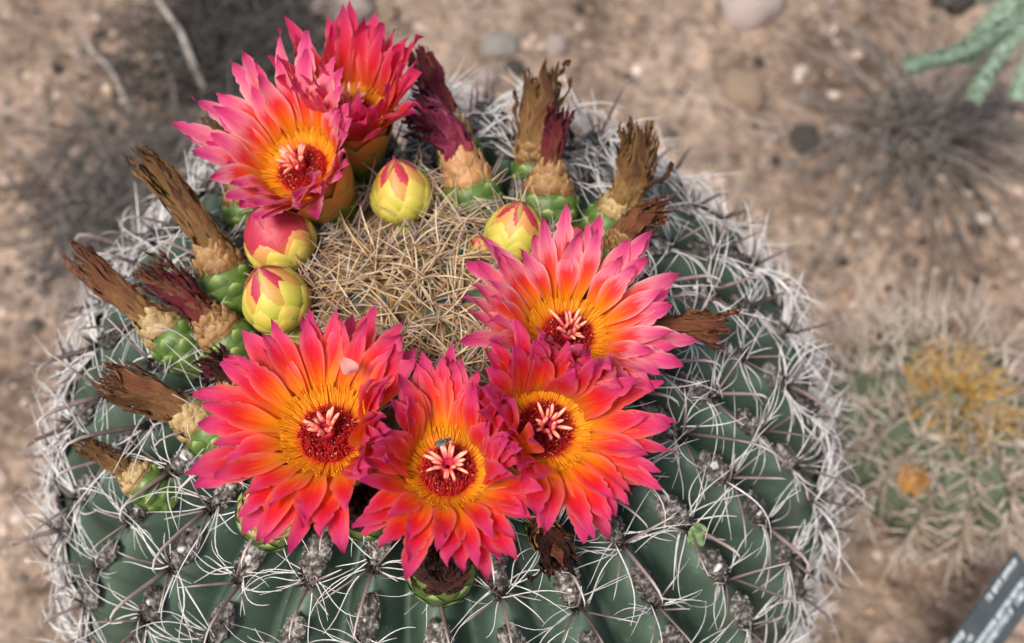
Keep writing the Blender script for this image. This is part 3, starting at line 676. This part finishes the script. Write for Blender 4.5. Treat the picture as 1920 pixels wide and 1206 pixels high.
# ------------------------------------------------------------------ fruits with the dried flowers still on them
def fruit(label, b, m, t, rad_px, tube_px, mat, cone='tan_scale', off=0.0, d1=-0.004, d2=-0.012, n=18, flare=1.3, seed=0, green=0.52, ragged=1.0, length=1.0, tipmat=None, curl=0.0):
    r = random.Random(500 + seed); B = at(b[0], b[1], off); d = depth(B)
    Mp = at_depth(m[0], m[1], d + d1); Tp = at_depth(t[0], t[1], d + d2); px = d / FPX
    R = rad_px * px; rt = tube_px * px * 0.88; axis = Mp - B; Lf = axis.length; axis.normalize()
    mw = frame(B, axis); inv = mw.inverted(); tip = inv @ Tp; Hf = Lf * green
    z0 = -0.010
    def fr(q):                                    # q in 0..1 along body then cone
        z = fz(q)
        if z < Hf:
            k = (z - z0) / (Hf - z0); return R * (0.62 + 0.38 * math.sin(math.pi * (0.12 + 0.62 * k))) * (1 - 0.18 * ss(0.86, 1, k))
        k = (z - Hf) / max(1e-6, Lf - Hf); return lerp(R * 0.80, rt * 0.9, k ** 0.8)
    fz = lambda q: lerp(z0, Lf, q)
    mb = MB(); qs = [i / 16 for i in range(17)]
    qf = (Hf - z0) / (Lf - z0)
    mb.lathe([(fr(q), fz(q)) for q in [qf * i / 9 for i in range(10)]] + [(fr(qf) * 0.82, Hf + 0.0003), (rt * 0.5, Hf + 0.001)], 22, 0)
    mb.lathe([(fr(lerp(qf, 1, k / 5)) * 0.93, lerp(Hf, Lf, k / 5)) for k in range(6)] + [(rt * 0.3, Lf + 0.001)], 18, 1)
    mw = mw @ RZ(r.uniform(0, 6)); fo = obj('fruit', mb.mesh('fruit', [M['fruit'], M[cone]]), cactus, mw); fo['label'] = label
    tip = mw.inverted() @ Tp
    for k in range(3):                            # the crescent scales of the green body
        t0 = qf * (0.20 + 0.24 * k); me = patch_mesh('scale', fr, fz, t0, t0 + qf * 0.24, 0.34, 0.0004, M['fruit_scale'], 2.0, 0.05, 6, 6, R * 0.02)
        nn = 7
        for i in range(nn): obj('scale', me, fo, RZ(2 * math.pi * (i + 0.5 * (k % 2)) / nn + r.uniform(-.08, .08)))
    rows = 4
    for k in range(rows):
        t0 = lerp(qf * 0.93, 1, k / rows * 0.85); t1 = min(1.08, t0 + (1.05 - qf * 0.93) * 0.46)
        nn = 10 - k
        for var in range(3):
            me = patch_mesh('dry_scale', fr, fz, t0, t1, math.pi / nn * r.uniform(1.2, 1.6), 0.0003 * (rows - k), M[cone], r.uniform(1.3, 3.2), 0.2, 9, 6, R * 0.02, R * 0.085, r.uniform(0, 99))
            for i in range(var, nn, 3): obj('dry_scale', me, fo, RZ(2 * math.pi * (i + 0.5 * (k % 2)) / nn + r.uniform(-.2, .2)) @ RY(r.uniform(-0.05, 0.05)) @ RX(r.uniform(-0.08, 0.08)))
    # withered petals twisted round a bent axis
    P0 = Vector((0, 0, Hf + (Lf - Hf) * 0.45)); P1 = Vector((0, 0, Lf + (tip - Vector((0, 0, Lf))).length * 0.35)); P2 = tip
    def axis_pt(q): return P0 * (1 - q) ** 2 + P1 * 2 * q * (1 - q) + P2 * q * q
    def axis_tan(q): return ((P1 - P0) * (1 - q) + (P2 - P1) * q).normalized()
    n = int(n * 1.2); nf = n + 14
    for i in range(nf):
        ph = 2 * math.pi * i / n * 2.4 + r.uniform(-.3, .3); inner = min(i / n, 0.95); fray = i >= n
        mb = MB(); nv, nu = 22, 6; rws = []; wd = rt * r.uniform(0.6, 1.1); twist = r.uniform(-0.7, 0.7) + curl; q0 = 0.0 if inner < 0.6 else r.uniform(0.1, 0.35)
        q1 = r.uniform(0.66, 1.04) * length; sv = Vector((r.uniform(0, 99), i, seed)); br = lerp(1.0, 0.4, inner); keel = r.uniform(-0.5, 0.5)
        if fray: q0 = r.uniform(0.5, 0.7); q1 = r.uniform(0.92, 1.16) * length; wd = rt * r.uniform(0.14, 0.34); br = r.uniform(0.4, 1.0)
        fl = r.uniform(0.6, 0.95) * flare if r.random() < 0.8 else r.uniform(1.0, 1.7) * flare
        for a in range(nv + 1):
            v = a / nv; q = lerp(q0, q1, v); c = axis_pt(min(q, 1)); tg = axis_tan(min(q, 1))
            if q > 1: c = c + tg * (q - 1) * (P2 - P1).length
            e1 = (Vector((1, 0, 0)) - tg * tg.x).normalized(); e2 = tg.cross(e1)
            rad = rt * br * lerp(0.95, fl, ss(0.4, 1, v)) * (1 + 0.16 * noise.noise(sv + Vector((v * 5, 0, 0))))
            an = ph + twist * v + 0.35 * noise.noise(sv + Vector((v * 4, 9, 0))); wv = wd * (0.7 + 0.35 * math.sin(math.pi * v)) * (1 - ss(0.8, 1.0, v) * 0.7); row = []
            for b_ in range(nu + 1):
                u = 2 * b_ / nu - 1; crk = rt * ragged * (0.20 * noise.noise(sv + Vector((v * 6, u * 1.6, 0))) + 0.12 * noise.noise(sv + Vector((v * 17, u * 4.5, 3))))
                aa = an + u * wv * 0.5 / max(rad, rt * 0.35) * 0.9; dirr = e1 * math.cos(aa) + e2 * math.sin(aa)
                along = tg * (rt * 0.9 * noise.noise(sv + Vector((u * 3.5, 5, 0))) * ss(0.75, 1, v) * ragged)
                row.append(mb.vert(c + dirr * (rad + crk + keel * wd * (0.3 - abs(u)) * 0.5) + along, (b_ / nu, v)))
            rws.append(row)
        mb.grid(rws); mt = M[mat] if not (tipmat and (fray or r.random() < 0.5)) else M[tipmat]
        obj('dried_petal', mb.mesh('dried_petal', mt), fo)
    return fo
fruit('green fruit carrying the longest upright brown dried flower', (432, 545), (392, 455), (262, 296), 58, 34, 'dry_brown', seed=1, d2=-0.006, n=22)
fruit('green fruit with a long tan dried flower ending in a dark frayed tip', (345, 650), (272, 588), (140, 474), 52, 30, 'dry_brown', 'tan_pale', seed=2, d2=-0.004, n=20, tipmat='dry_rust')
fruit('green fruit with a brown cone and dark red withered petals on the crown edge', (440, 655), (385, 590), (272, 502), 54, 36, 'dry_red', seed=3, d2=-0.010, n=20, tipmat='dry_rust')
fruit('green fruit with a broad frayed brown dried flower below the dark red one', (408, 815), (338, 770), (198, 702), 54, 38, 'dry_brown', 'tan_pale', seed=4, d2=-0.010, n=24, tipmat='dry_rust', flare=1.4)
fruit('small smooth green fruit with a stubby tan dried flower set apart', (280, 908), (236, 880), (150, 828), 44, 25, 'dry_brown', 'tan_pale', seed=5, d2=-0.008, n=16, flare=1.1, green=0.6)
fruit('fat fruit with peach coloured scales and a purple wilted flower', (888, 386), (862, 282), (772, 204), 58, 40, 'dry_purple', 'peach_scale', seed=6, d2=-0.010, n=20, flare=1.2, green=0.45)
fruit('fruit with a closed dark red wilted flower behind the purple one', (862, 290), (836, 218), (782, 102), 44, 34, 'dry_red', 'tan_pale', seed=7, d2=0.002, n=20, flare=0.9, green=0.4)
fruit('fruit with a tall frayed brown dried flower behind the dark red bud shaped one', (998, 330), (1000, 265), (1022, 142), 40, 36, 'dry_brown', seed=8, d2=0.0, n=22, flare=1.5)
fruit('green fruit with a brown scaly cone and a short dark red withered top', (1025, 400), (1032, 305), (1052, 208), 60, 28, 'dry_red', seed=9, d2=-0.008, n=18, flare=1.1, green=0.5)
fruit('low green fruit with a ragged brown dried flower beside the white spines', (1128, 432), (1168, 375), (1198, 246), 46, 38, 'dry_brown', 'tan_pale', seed=10, d2=-0.012, n=22, flare=1.5, green=0.6)
fruit('crumpled rust brown dried flower lying just above pink petals', (1150, 480), (1172, 436), (1246, 392), 34, 32, 'dry_rust', seed=11, d2=-0.010, n=18, flare=1.2, green=0.4, off=0.008)
fruit('frayed rust brown dried flower sticking out sideways past pink petals', (1195, 640), (1240, 622), (1356, 606), 32, 30, 'dry_rust', seed=12, d1=-0.006, d2=-0.010, n=20, flare=1.5, green=0.35, off=0.014)
fruit('green cup shaped fruit with a dark sunken stub under the front petals', (828, 1075), (826, 1048), (826, 1036), 66, 44, 'dry_dark', 'dry_dark', seed=13, d1=-0.020, d2=-0.024, n=22, flare=1.0, green=0.9, length=1.0, ragged=1.6)
fruit('small green fruit with a dark stub between two open flowers', (690, 965), (684, 950), (678, 936), 52, 34, 'dry_dark', 'dry_dark', seed=14, d1=-0.018, d2=-0.024, n=18, flare=1.0, green=0.8, ragged=1.5)
fruit('flat green fruit with beige papery scales under hanging petals', (512, 968), (508, 950), (505, 940), 66, 40, 'tan_pale', 'tan_pale', seed=15, d1=-0.016, d2=-0.020, n=10, flare=1.0, green=0.75)
fruit('hanging dark brown dried flower below the right hand petals', (1014, 985), (1028, 1010), (1050, 1066), 30, 36, 'dry_rust', seed=16, d1=-0.010, d2=-0.018, n=20, flare=1.4, green=0.3, off=0.006, tipmat='dry_dark')
fruit('green fruit with a brown dried flower hidden behind the pink cup flower', (462, 400), (450, 340), (404, 226), 46, 26, 'dry_brown', seed=17, d2=0.006, n=16, flare=1.0)
fruit('small fruit with a crumpled dark red tuft touching the left flower', (448, 735), (430, 705), (384, 672), 34, 26, 'dry_dark', seed=18, d1=-0.006, d2=-0.012, n=18, flare=1.3, green=0.4, tipmat='dry_red')
fruit('short withered stub beside the outermost pink petals', (1130, 905), (1150, 905), (1186, 908), 22, 20, 'dry_rust', seed=19, d1=-0.005, d2=-0.008, n=14, flare=1.2, green=0.3, off=0.004)

# ------------------------------------------------------------------ things resting on the cactus
def insect():
    fo, c, axis, fm = F['front']; d = depth(c) - 0.0105; a = at_depth(842, 824, d); b = at_depth(817, 834, d)
    x = (a - b).normalized(); z = -(a - CAM).normalized(); mw = frame((a + b) / 2, z, x)
    md = noisy('insect_black', (0.012, 0.012, 0.014), (0.06, 0.06, 0.065), 1500, 0.35); mw_ = noisy('insect_wing', (0.035, 0.034, 0.033), (0.08, 0.076, 0.072), 900, 0.3)
    e = obj('insect', None, None, mw); tag(e, 'tiny dark winged insect resting on the stigma of the front flower', 'insect')
    def ell(name, cx, rx, ry, rz, mat=md):
        mb = MB(); mb.lathe([(math.sin(math.pi * i / 8), -math.cos(math.pi * i / 8)) for i in range(9)], 10)
        o = obj(name, mb.mesh(name, mat), e, T3(cx, 0, 0.0004) @ Matrix.Diagonal((rx, ry, rz, 1)) @ RY(math.pi / 2)); return o
    ell('head', 0.0021, 0.0005, 0.0006, 0.0005); ell('thorax', 0.0011, 0.0008, 0.0007, 0.0007); ell('abdomen', -0.0010, 0.0015, 0.0007, 0.0006)
    for s in (-1, 1):
        mb = MB(); q = [mb.vert((0.001, 0.0002 * s, 0.0010)), mb.vert((0.0, 0.0011 * s, 0.0011)), mb.vert((-0.0018, 0.0009 * s, 0.0011)), mb.vert((-0.0022, 0.0003 * s, 0.0010))]
        mb.face(tuple(q)); obj('wing', mb.mesh('wing', mw_), e)
        for k in (-1, 0, 1):
            mb = MB(); mb.tube([Vector((0.001 + 0.0004 * k, 0.0004 * s, 0.0003)), Vector((0.001 + 0.0009 * k, 0.0011 * s, 0.0006)), Vector((0.001 + 0.0013 * k, 0.0016 * s, -0.0006))], 0.00009, 4); obj('leg', mb.mesh('leg', md), e)
        mb = MB(); mb.tube([Vector((0.0024, 0.0002 * s, 0.0006)), Vector((0.0032, 0.0008 * s, 0.0009))], 0.00006, 4); obj('antenna', mb.mesh('antenna', md), e)
insect()
def pale_tip():
    fo, c, axis, fm = F['left']
    m = petal_mesh(77, 0.0080, 0.0048, 0.9, -1.7, 0.1, 0.1, 0.05, petal_mat('petal_pale', [(0, (0.85, 0.3, 0.22)), (0.6, (0.9, 0.55, 0.5)), (1, (0.8, 0.3, 0.36))], (0.95, 0.8, 0.78), 0.6))
    p = at_depth(640, 672, depth(c) - 0.008)
    o = obj('petal', m, fo, fm.inverted() @ frame(p, -(p - CAM).normalized(), RT * 0.5 - UP * 0.6)); o['label'] = 'pale curled petal tip'
pale_tip()
def leaf_scrap():
    p = at(1308, 1003, 0.004); nn = normal(p); mb = MB(); rows = []
    for i in range(9):
        rows.append([mb.vert((0.0075 * (i / 8 - .5), 0.0055 * (j / 6 - .5) * (0.5 + math.sin(math.pi * (i + .8) / 9.6)), 0.0035 * noise.noise(Vector((i * .55, j * .7, 3.3))))) for j in range(7)])
    mb.grid(rows); o = obj('leaf_scrap', mb.mesh('leaf_scrap', noisy('leaf_scrap', (0.10, 0.17, 0.06), (0.26, 0.36, 0.15), 500, 0.7, trans=0.15)), None, frame(p, nn, RT - UP))
    tag(o, 'small crumpled pale green leaf scrap caught among the cactus spines', 'leaf')
leaf_scrap()

# ------------------------------------------------------------------ the small cactus behind
def small_cactus():
    p = at_z(1802, 735, 0.085); c = Vector((p.x, p.y, 0)); R, Hh = 0.066, 0.085
    e = obj('small_cactus', None, None, Matrix.Translation(c)); tag(e, 'small round cactus thick with tan spines and a yellow crown on the soil', 'cactus')
    mb = MB(); nr, per, rows = 16, 8, []
    def sp(a, th, off=0): 
        r = (R + off) * math.sin(a) ** 0.9; z = 0.035 + (Hh - 0.035 + off) * math.cos(a) if a < math.pi / 2 else 0.035 + 0.045 * math.cos(a)
        return Vector((r * math.cos(th), r * math.sin(th), z))
    for i in range(36):
        a = 0.03 + 2.6 * i / 35
        rows.append([mb.vert(sp(a, 2 * math.pi * j / (nr * per), -0.009 * (0.5 - 0.5 * math.cos(2 * math.pi * j / per)) * ss(0.1, 0.6, a))) for j in range(nr * per)])
    mb.grid(rows, 0, True); mb.face(tuple(rows[0]))
    obj('body', mb.mesh('body', noisy('small_cactus_skin', (0.065, 0.088, 0.052), (0.12, 0.145, 0.09), 40, 0.7)), e)
    r = random.Random(5); var = []
    for q in range(8):
        mb = MB()
        for k in range(11):
            a = r.uniform(0, 6.28); el = math.radians(r.uniform(12, 65)) if k < 10 else math.radians(r.uniform(60, 88)); d = Vector((math.cos(a) * math.cos(el), math.sin(a) * math.cos(el), math.sin(el)))
            tn = r.choice([(0.56, 0.46, 0.38), (0.68, 0.59, 0.51), (0.46, 0.35, 0.28), (0.74, 0.67, 0.60)])
            pts = [Vector((0, 0, 0)) + d * (r_ * 0.2) for r_ in (0, 1, 2, 3, 4)]; L = r.uniform(0.012, 0.028) if k < 10 else r.uniform(0.022, 0.036)
            pts = [x * (L / 0.8) + Vector((0, 0, 0.0)) for x in pts]
            mb.tube(pts, lambda t: 0.0008 * (1 - 0.8 * t), 4, tn)
        var.append(mb.mesh('spine_cluster', M['straw']))
    for k in range(nr):
        th = 2 * math.pi * k / nr
        for q in range(11):
            a = 0.16 + q * 0.165 + (k % 2) * 0.08; P = sp(a, th); P2 = sp(a + 0.02, th); dn = (P2 - P).normalized(); az = Vector((-math.sin(th), math.cos(th), 0)); nn = dn.cross(az); nn = nn if nn.z > 0 or nn.dot(P - Vector((0, 0, 0.035))) > 0 else -nn
            if nn.dot(P - Vector((0, 0, 0.035))) < 0: nn = -nn
            o = obj('spine_cluster', r.choice(var), e, frame(P, nn, dn) @ RZ(r.uniform(0, 6)) @ Matrix.Scale(r.uniform(.8, 1.1) * (0.6 if a < 0.35 else 1), 4)); o['kind'] = 'stuff'
    mb = MB()
    for q in range(260):
        th = r.uniform(0, 6.28); rr = 0.022 * r.random(); P = Vector((rr * math.cos(th), rr * math.sin(th), Hh - 0.004)); d = Vector((math.cos(th) * rr * 50 + r.uniform(-.4, .4), math.sin(th) * rr * 50 + r.uniform(-.4, .4), r.uniform(0.25, 0.8))).normalized()
        tn = r.choice([(0.52, 0.31, 0.07), (0.60, 0.39, 0.11), (0.40, 0.22, 0.05), (0.50, 0.36, 0.16)])
        mb.tube([P, P + d * 0.010, P + d * r.uniform(0.013, 0.020)], lambda t: 0.0009 * (1 - 0.75 * t), 4, tn)
    o = obj('crown_thatch', mb.mesh('crown_thatch', M['straw']), e); o['kind'] = 'stuff'
    # a dried orange flower on its shoulder
    q = at_z(1714, 892, 0.074) - c; mb = MB()
    for k in range(9):
        a = k * 0.7; d = Vector((math.cos(a), math.sin(a), 0.9)).normalized(); s_ = Vector((-math.sin(a), math.cos(a), 0)) * 0.0032
        v = [mb.vert(Vector((0, 0, -0.004)) - s_ * 0.5), mb.vert(Vector((0, 0, -0.004)) + s_ * 0.5), mb.vert(d * 0.008 + s_), mb.vert(d * 0.0125), mb.vert(d * 0.008 - s_)]; mb.face(tuple(v))
    o = obj('dried_flower', mb.mesh('dried_flower', noisy('orange_dry', (0.26, 0.13, 0.03), (0.46, 0.25, 0.07), 300, 0.6, trans=0.1)), e, frame(q, (q - Vector((0, 0, .02)))))
    o['label'] = 'small dried orange flower'
small_cactus()

# ------------------------------------------------------------------ plant label on its stake
def plant_label():
    P1 = at_z(1792, 1192, 0.105); P2 = at_z(1903, 1040, 0.111); P3 = at_z(1868, 1248, 0.085)
    ex = (P2 - P1).normalized(); ey = -(P3 - P1); ey = (ey - ex * ey.dot(ex)).normalized(); ez = ex.cross(ey); hgt = 0.027; wid = 0.095
    if ez.z < 0: ez = -ez
    org = P2 + ex * 0.002 - ex * wid; em = Matrix(((ex.x, ey.x, ez.x, org.x), (ex.y, ey.y, ez.y, org.y), (ex.z, ey.z, ez.z, org.z), (0, 0, 0, 1))); e = obj('plant_label', None, None, em)
    tag(e, 'dark grey plant label with pale lettering standing on a thin stake', 'sign')
    def box(x0, x1, y0, y1, z0, z1, mb):
        q = [mb.vert((x, y, z)) for z in (z0, z1) for y in (y0, y1) for x in (x0, x1)]
        for f in ((0, 2, 3, 1), (4, 5, 7, 6), (0, 1, 5, 4), (2, 6, 7, 3), (0, 4, 6, 2), (1, 3, 7, 5)): mb.face(tuple(q[i] for i in f))
    mb = MB(); box(0, wid, -hgt, 0, -0.0016, 0, mb); pl = obj('plate', mb.mesh('plate', noisy('label_plate', (0.050, 0.062, 0.068), (0.075, 0.088, 0.094), 80, 0.55), False), e)
    txt = noisy('label_lettering', (0.50, 0.56, 0.60), (0.66, 0.72, 0.75), 300, 0.6); r = random.Random(2)
    def line(x0, x1, y, hh, name='lettering'):
        mb = MB(); x = x0
        while x < x1:
            k = r.random()
            if k < 0.16: x += 0.0011; continue
            ww = r.uniform(0.0006, 0.0012); box(x, x + 0.00032, y - hh, y, 0, 0.0003, mb)
            if k > 0.3: box(x + 0.00033, x + ww, y - hh * r.choice((0.22, 0.6, 1.0)), y - hh * 0.02 if r.random() < .5 else y - hh * 0.05, 0, 0.0003, mb)
            x += ww + 0.0004
        o = obj(name, mb.mesh(name, txt, False), e); o['kind'] = 'stuff'
    line(wid - 0.027, wid - 0.003, -0.0008, 0.0036); line(0.010, wid - 0.046, -0.0008, 0.0036)
    line(wid - 0.048, wid - 0.044, -0.0066, 0.0028)
    line(0.006, wid - 0.006, -0.0122, 0.0034); line(0.006, wid - 0.008, -0.0168, 0.0034)
    line(0.012, wid - 0.038, -0.0240, 0.0030)
    mb = MB(); inv = em.inverted(); a = Vector((wid * 0.5, -hgt * 0.6, -0.0018)); g = em @ a; g2 = inv @ Vector((g.x, g.y + 0.01, -0.03))
    mb.tube([a, lerp(a, g2, 0.5), g2], 0.0022, 8); obj('stake', mb.mesh('stake', noisy('stake_metal', (0.2, 0.2, 0.2), (0.3, 0.3, 0.3), 90, 0.4)), e)
plant_label()

# ------------------------------------------------------------------ green shoots, upper right
def shoots():
    e = obj('green_shrub', None, None, Matrix.Translation(at_z(2120, 60, 0.0))); tag(e, 'soft grey green leafy shoots of a shrub drooping over the soil', 'shrub'); inv = Matrix.Translation(-at_z(2120, 60, 0.0))
    r = random.Random(9); z0 = 0.16; d0 = depth(at_z(1850, 60, z0))
    lm = noisy('shoot_leaf', (0.30, 0.42, 0.31), (0.46, 0.58, 0.46), 120, 0.7, vc=True, trans=0.15)
    bark = noisy('shoot_bark', (0.16, 0.17, 0.12), (0.26, 0.26, 0.2), 80, 0.8)
    root = Vector((0, 0, 0)); hub = inv @ at_depth(2010, -60, d0)
    mb = MB(); mb.tube([root, lerp(root, hub, 0.5) + Vector((0.02, 0, 0.02)), hub], lambda t: 0.005 * (1 - 0.5 * t), 8); obj('stem', mb.mesh('stem', bark), e)
    for pts, wpx in ((((1985, -30), (1905, 40), (1815, 96), (1702, 124)), 27), (((1985, -50), (1915, 0), (1862, 45), (1806, 104)), 36), (((1990, -20), (1925, 40), (1880, 90), (1826, 182)), 30), (((2010, 0), (1965, 60), (1935, 110), (1908, 176)), 26), (((2000, -60), (1950, -20), (1900, -30), (1850, -20)), 36)):
        ps = [hub] + [inv @ at_depth(x, y, d0 + 0.01 * i) for i, (x, y) in enumerate(pts)]
        mb = MB(); mb.tube(ps, lambda t: 0.0016 * (1 - 0.6 * t), 6)
        st = obj('shoot', mb.mesh('shoot', bark), e)
        mb = MB()
        for k in range(2600):
            q = r.uniform(0.02, 1) * (len(ps) - 1 - 0.001); i = int(q); P = lerp(ps[i], ps[i + 1], q - i); tg = (ps[i + 1] - ps[i]).normalized(); a = r.uniform(0, 6.28)
            o1 = tg.orthogonal().normalized(); sd = o1 * math.cos(a) + tg.cross(o1) * math.sin(a); L = wpx * d0 / FPX * r.uniform(0.75, 1.1); d = (sd + tg * 0.55).normalized(); w2 = d.cross(tg).normalized() * 0.0011; k2 = r.uniform(0.75, 1.25); c = (k2, k2, k2)
            v = [mb.vert(P, (0, 0), c), mb.vert(P + d * L * .5 + w2, (0, .5), c), mb.vert(P + d * L, (0, 1), c), mb.vert(P + d * L * .5 - w2, (0, .5), c)]; mb.face(tuple(v))
        lo = obj('leaves', mb.mesh('leaves', lm), st); lo['kind'] = 'stuff'
shoots()

# ------------------------------------------------------------------ dead grass, twigs, stones, gravel
def tuft(label, px, py, n, Lr, spread, tones, seed, lean=(0, 0), rad=0.0006, cat='dry grass', name='dry_grass'):
    r = random.Random(seed); c = at_z(px, py, 0); c.z = gz(c.x, c.y) - 0.002; mb = MB()
    for i in range(n):
        a = r.uniform(0, 6.28); el = math.radians(r.uniform(4, 50)); d = Vector((math.cos(a) * math.cos(el) + lean[0], math.sin(a) * math.cos(el) + lean[1], math.sin(el))).normalized(); L = r.uniform(*Lr)
        b = Vector((r.gauss(0, spread), r.gauss(0, spread), 0)); pts = []; p = b.copy(); k = r.uniform(0.5, 1.6); sw = Vector((r.uniform(-.6, .6), r.uniform(-.6, .6), 0))
        for q in range(8):
            pts.append(Vector((p.x, p.y, max(p.z, 0.002 + 0.004 * (i % 5) / 5)))); t = q / 7; p = p + (d + Vector((0, 0, -k * t * 0.7)) + sw * t).normalized() * L / 7
        tn = r.choice(tones); mb.tube(pts, lambda t: rad * (1 - 0.7 * t), 3, tn, cap=False)
    e = obj(name, None, None, Matrix.Translation(c)); tag(e, label, cat)
    o = obj('blades', mb.mesh('blades', M['deadgrass']), e); o['kind'] = 'stuff'
    return e
GREY = [(0.22, 0.19, 0.165), (0.30, 0.265, 0.235), (0.15, 0.13, 0.115), (0.38, 0.335, 0.295)]
tuft('dead grey brown grass tuft fanning out under the green shoots', 1722, 240, 260, (0.05, 0.16), 0.016, GREY, 21, (-0.05, -0.6), 0.0010)
tuft('dark grey dead tuft on the soil behind the pink cup flower', 440, 100, 1000, (0.03, 0.085), 0.030, [(0.07, 0.064, 0.059), (0.10, 0.092, 0.085), (0.16, 0.147, 0.135), (0.05, 0.046, 0.043)], 22, (0, 0), 0.0009)
tuft('grey dead tuft on the soil beside the longest dried flower', 300, 385, 850, (0.03, 0.085), 0.034, [(0.14, 0.128, 0.118), (0.20, 0.18, 0.165), (0.10, 0.092, 0.085), (0.24, 0.215, 0.20)], 23, (0, 0), 0.0008)
def twig(label, a, b, rad, za=0.012, zb=0.03):
    A = at_z(*a, za); B = at_z(*b, zb); mid = (A + B) / 2 + Vector((0.004, 0, 0.004)); mb = MB(); O = A.copy()
    mb.tube([Vector((0, 0, 0)), lerp(A, B, 0.25) - O + Vector((0.002, 0, .002)), mid - O, lerp(A, B, 0.75) - O, B - O], lambda t: rad * (1 - 0.5 * t), 6)
    tag(obj('twig', mb.mesh('twig', noisy('twig_bark', (0.24, 0.21, 0.18), (0.42, 0.38, 0.33), 120, 0.9)), None, Matrix.Translation(O)), label, 'twig')
twig('thin straight pale twig leaning by the dark dead tuft', (385, 178), (278, -40), 0.0028)
twig('pale bent twig lying on the gravel near the grey tuft', (250, 215), (150, 60), 0.0024, 0.008, 0.012)
def rock_mesh(seed, mat):
    mb = MB(); rows = []
    for j in range(9):
        ph = math.pi * (j / 8 - 0.5); row = []
        for i in range(14):
            a = 2 * math.pi * i / 14; d = Vector((math.cos(a) * math.cos(ph), math.sin(a) * math.cos(ph), math.sin(ph)))
            k = 1 + 0.35 * noise.noise(d * 1.4 + Vector((seed * 5.3, 0, 0))) + 0.16 * noise.noise(d * 3.6 + Vector((0, seed * 3.1, 0)))
            row.append(mb.vert(Vector((d.x, d.y * 0.8, d.z * 0.62)) * k))
        rows.append(row)
    mb.grid(rows, 0, True); mb.face(tuple(reversed(rows[0]))); mb.face(tuple(rows[-1])); return mb.mesh('stone', mat)
ROCKS = {k: [rock_mesh(i + 10 * j, M[k]) for i in range(4)] for j, k in enumerate(('stone_pink', 'stone_grey', 'stone_tan', 'stone_dark'))}
def stone(px, py, rpx, kind, label, group=None, sink=0.25):
    p = at_z(px, py, 0); R = rpx * depth(p) / FPX; p.z = gz(p.x, p.y) + R * (0.55 - sink)
    o = obj('stone', rnd.choice(ROCKS[kind]), None, Matrix.Translation(p) @ RZ(U(0, 6)) @ RX(U(-.3, .3)) @ Matrix.Scale(R, 4)); tag(o, label, 'stone', group)
stone(640, 16, 60, 'stone_pink', 'large pale pink stone at the back behind the crimson flower')
stone(728, 24, 26, 'stone_tan', 'cream coloured stone beside the large pale pink stone')
stone(938, 92, 36, 'stone_grey', 'pale grey stone on the soil above the purple wilted flower')
stone(1042, 90, 28, 'stone_pink', 'rounded pinkish stone right of the pale grey stone')
stone(914, 152, 22, 'stone_pink', 'small pinkish stone just behind the back spines')
stone(966, 136, 20, 'stone_dark', 'dark stone beside the pale grey stone')
stone(1400, 8, 70, 'stone_pink', 'broad pinkish stone at the far back')
stone(1790, -10, 60, 'stone_dark', 'dark stone by the green shoots')
stone(1395, 170, 48, 'stone_tan', 'flat tan stone half sunk in the soil')
stone(1510, 260, 34, 'stone_dark', 'dark flat stone near the dead grass')
stone(1580, 245, 26, 'stone_pink', 'pale rounded stone between the dark stone and the dead grass')
stone(1530, 272, 17, 'stone_pink', 'little pale stone on the edge of the dark flat stone')
stone(1450, 262, 14, 'stone_pink', 'little pinkish stone left of the dark flat stone')
rnd = random.Random(77)
for i in range(150):
    px, py = U(-20, 1940), U(-20, 600)
    if 300 < px < 1400 and py > 200: px = px - 320 if px < 850 else px + 520
    k = rnd.choice(['stone_pink', 'stone_grey', 'stone_tan', 'stone_tan', 'stone_dark'])
    nm = {'stone_pink': 'pinkish', 'stone_grey': 'grey', 'stone_tan': 'tan', 'stone_dark': 'dark'}[k]
    stone(px, py, U(6, 15), k, 'pebble sized %s stone scattered loose on the bare soil' % nm, '%s pebbles scattered on the soil' % nm)
def gravel():
    mb = MB(); r = random.Random(3); ico = [(0, 0, 1), (0.9, 0, 0.3), (0.28, 0.85, 0.3), (-0.72, 0.53, 0.3), (-0.72, -0.53, 0.3), (0.28, -0.85, 0.3)]
    tones = [(0.42, 0.32, 0.26), (0.50, 0.38, 0.31), (0.30, 0.22, 0.17), (0.22, 0.19, 0.165), (0.66, 0.56, 0.49), (0.60, 0.46, 0.38), (0.36, 0.25, 0.17), (0.13, 0.11, 0.095)]
    n = 0
    while n < 14000:
        x = r.uniform(-0.75, 0.9); y = r.uniform(-0.35, 1.0)
        if math.hypot(x, y) < 0.16: continue
        n += 1; R = 0.0012 + 0.0052 * r.random() ** 4; z = gz(x, y) - R * 0.1; c = r.choice(tones); a = r.uniform(0, 6.28); ca, sa = math.cos(a), math.sin(a); fx, fy, f2 = r.uniform(.7, 1.3), r.uniform(.7, 1.3), r.uniform(.5, 1)
        q = [mb.vert((x + R * (ca * X * fx - sa * Y * fy), y + R * (sa * X * fx + ca * Y * fy), z + R * Z * f2), (0, 0), c) for X, Y, Z in ico]
        q += [mb.vert((x + R * (ca * X * fx - sa * Y * fy), y + R * (sa * X * fx + ca * Y * fy), z - R), (0, 0), c) for X, Y, Z in ico[1:]]
        for i in range(5):
            j = (i + 1) % 5; mb.face((q[0], q[1 + i], q[1 + j])); mb.face((q[1 + i], q[6 + i], q[6 + j], q[1 + j]))
    tag(obj('gravel', mb.mesh('gravel', M['gravel'])), 'fine pinkish and grey gravel strewn over the dry soil', 'gravel', kind='stuff')
gravel()
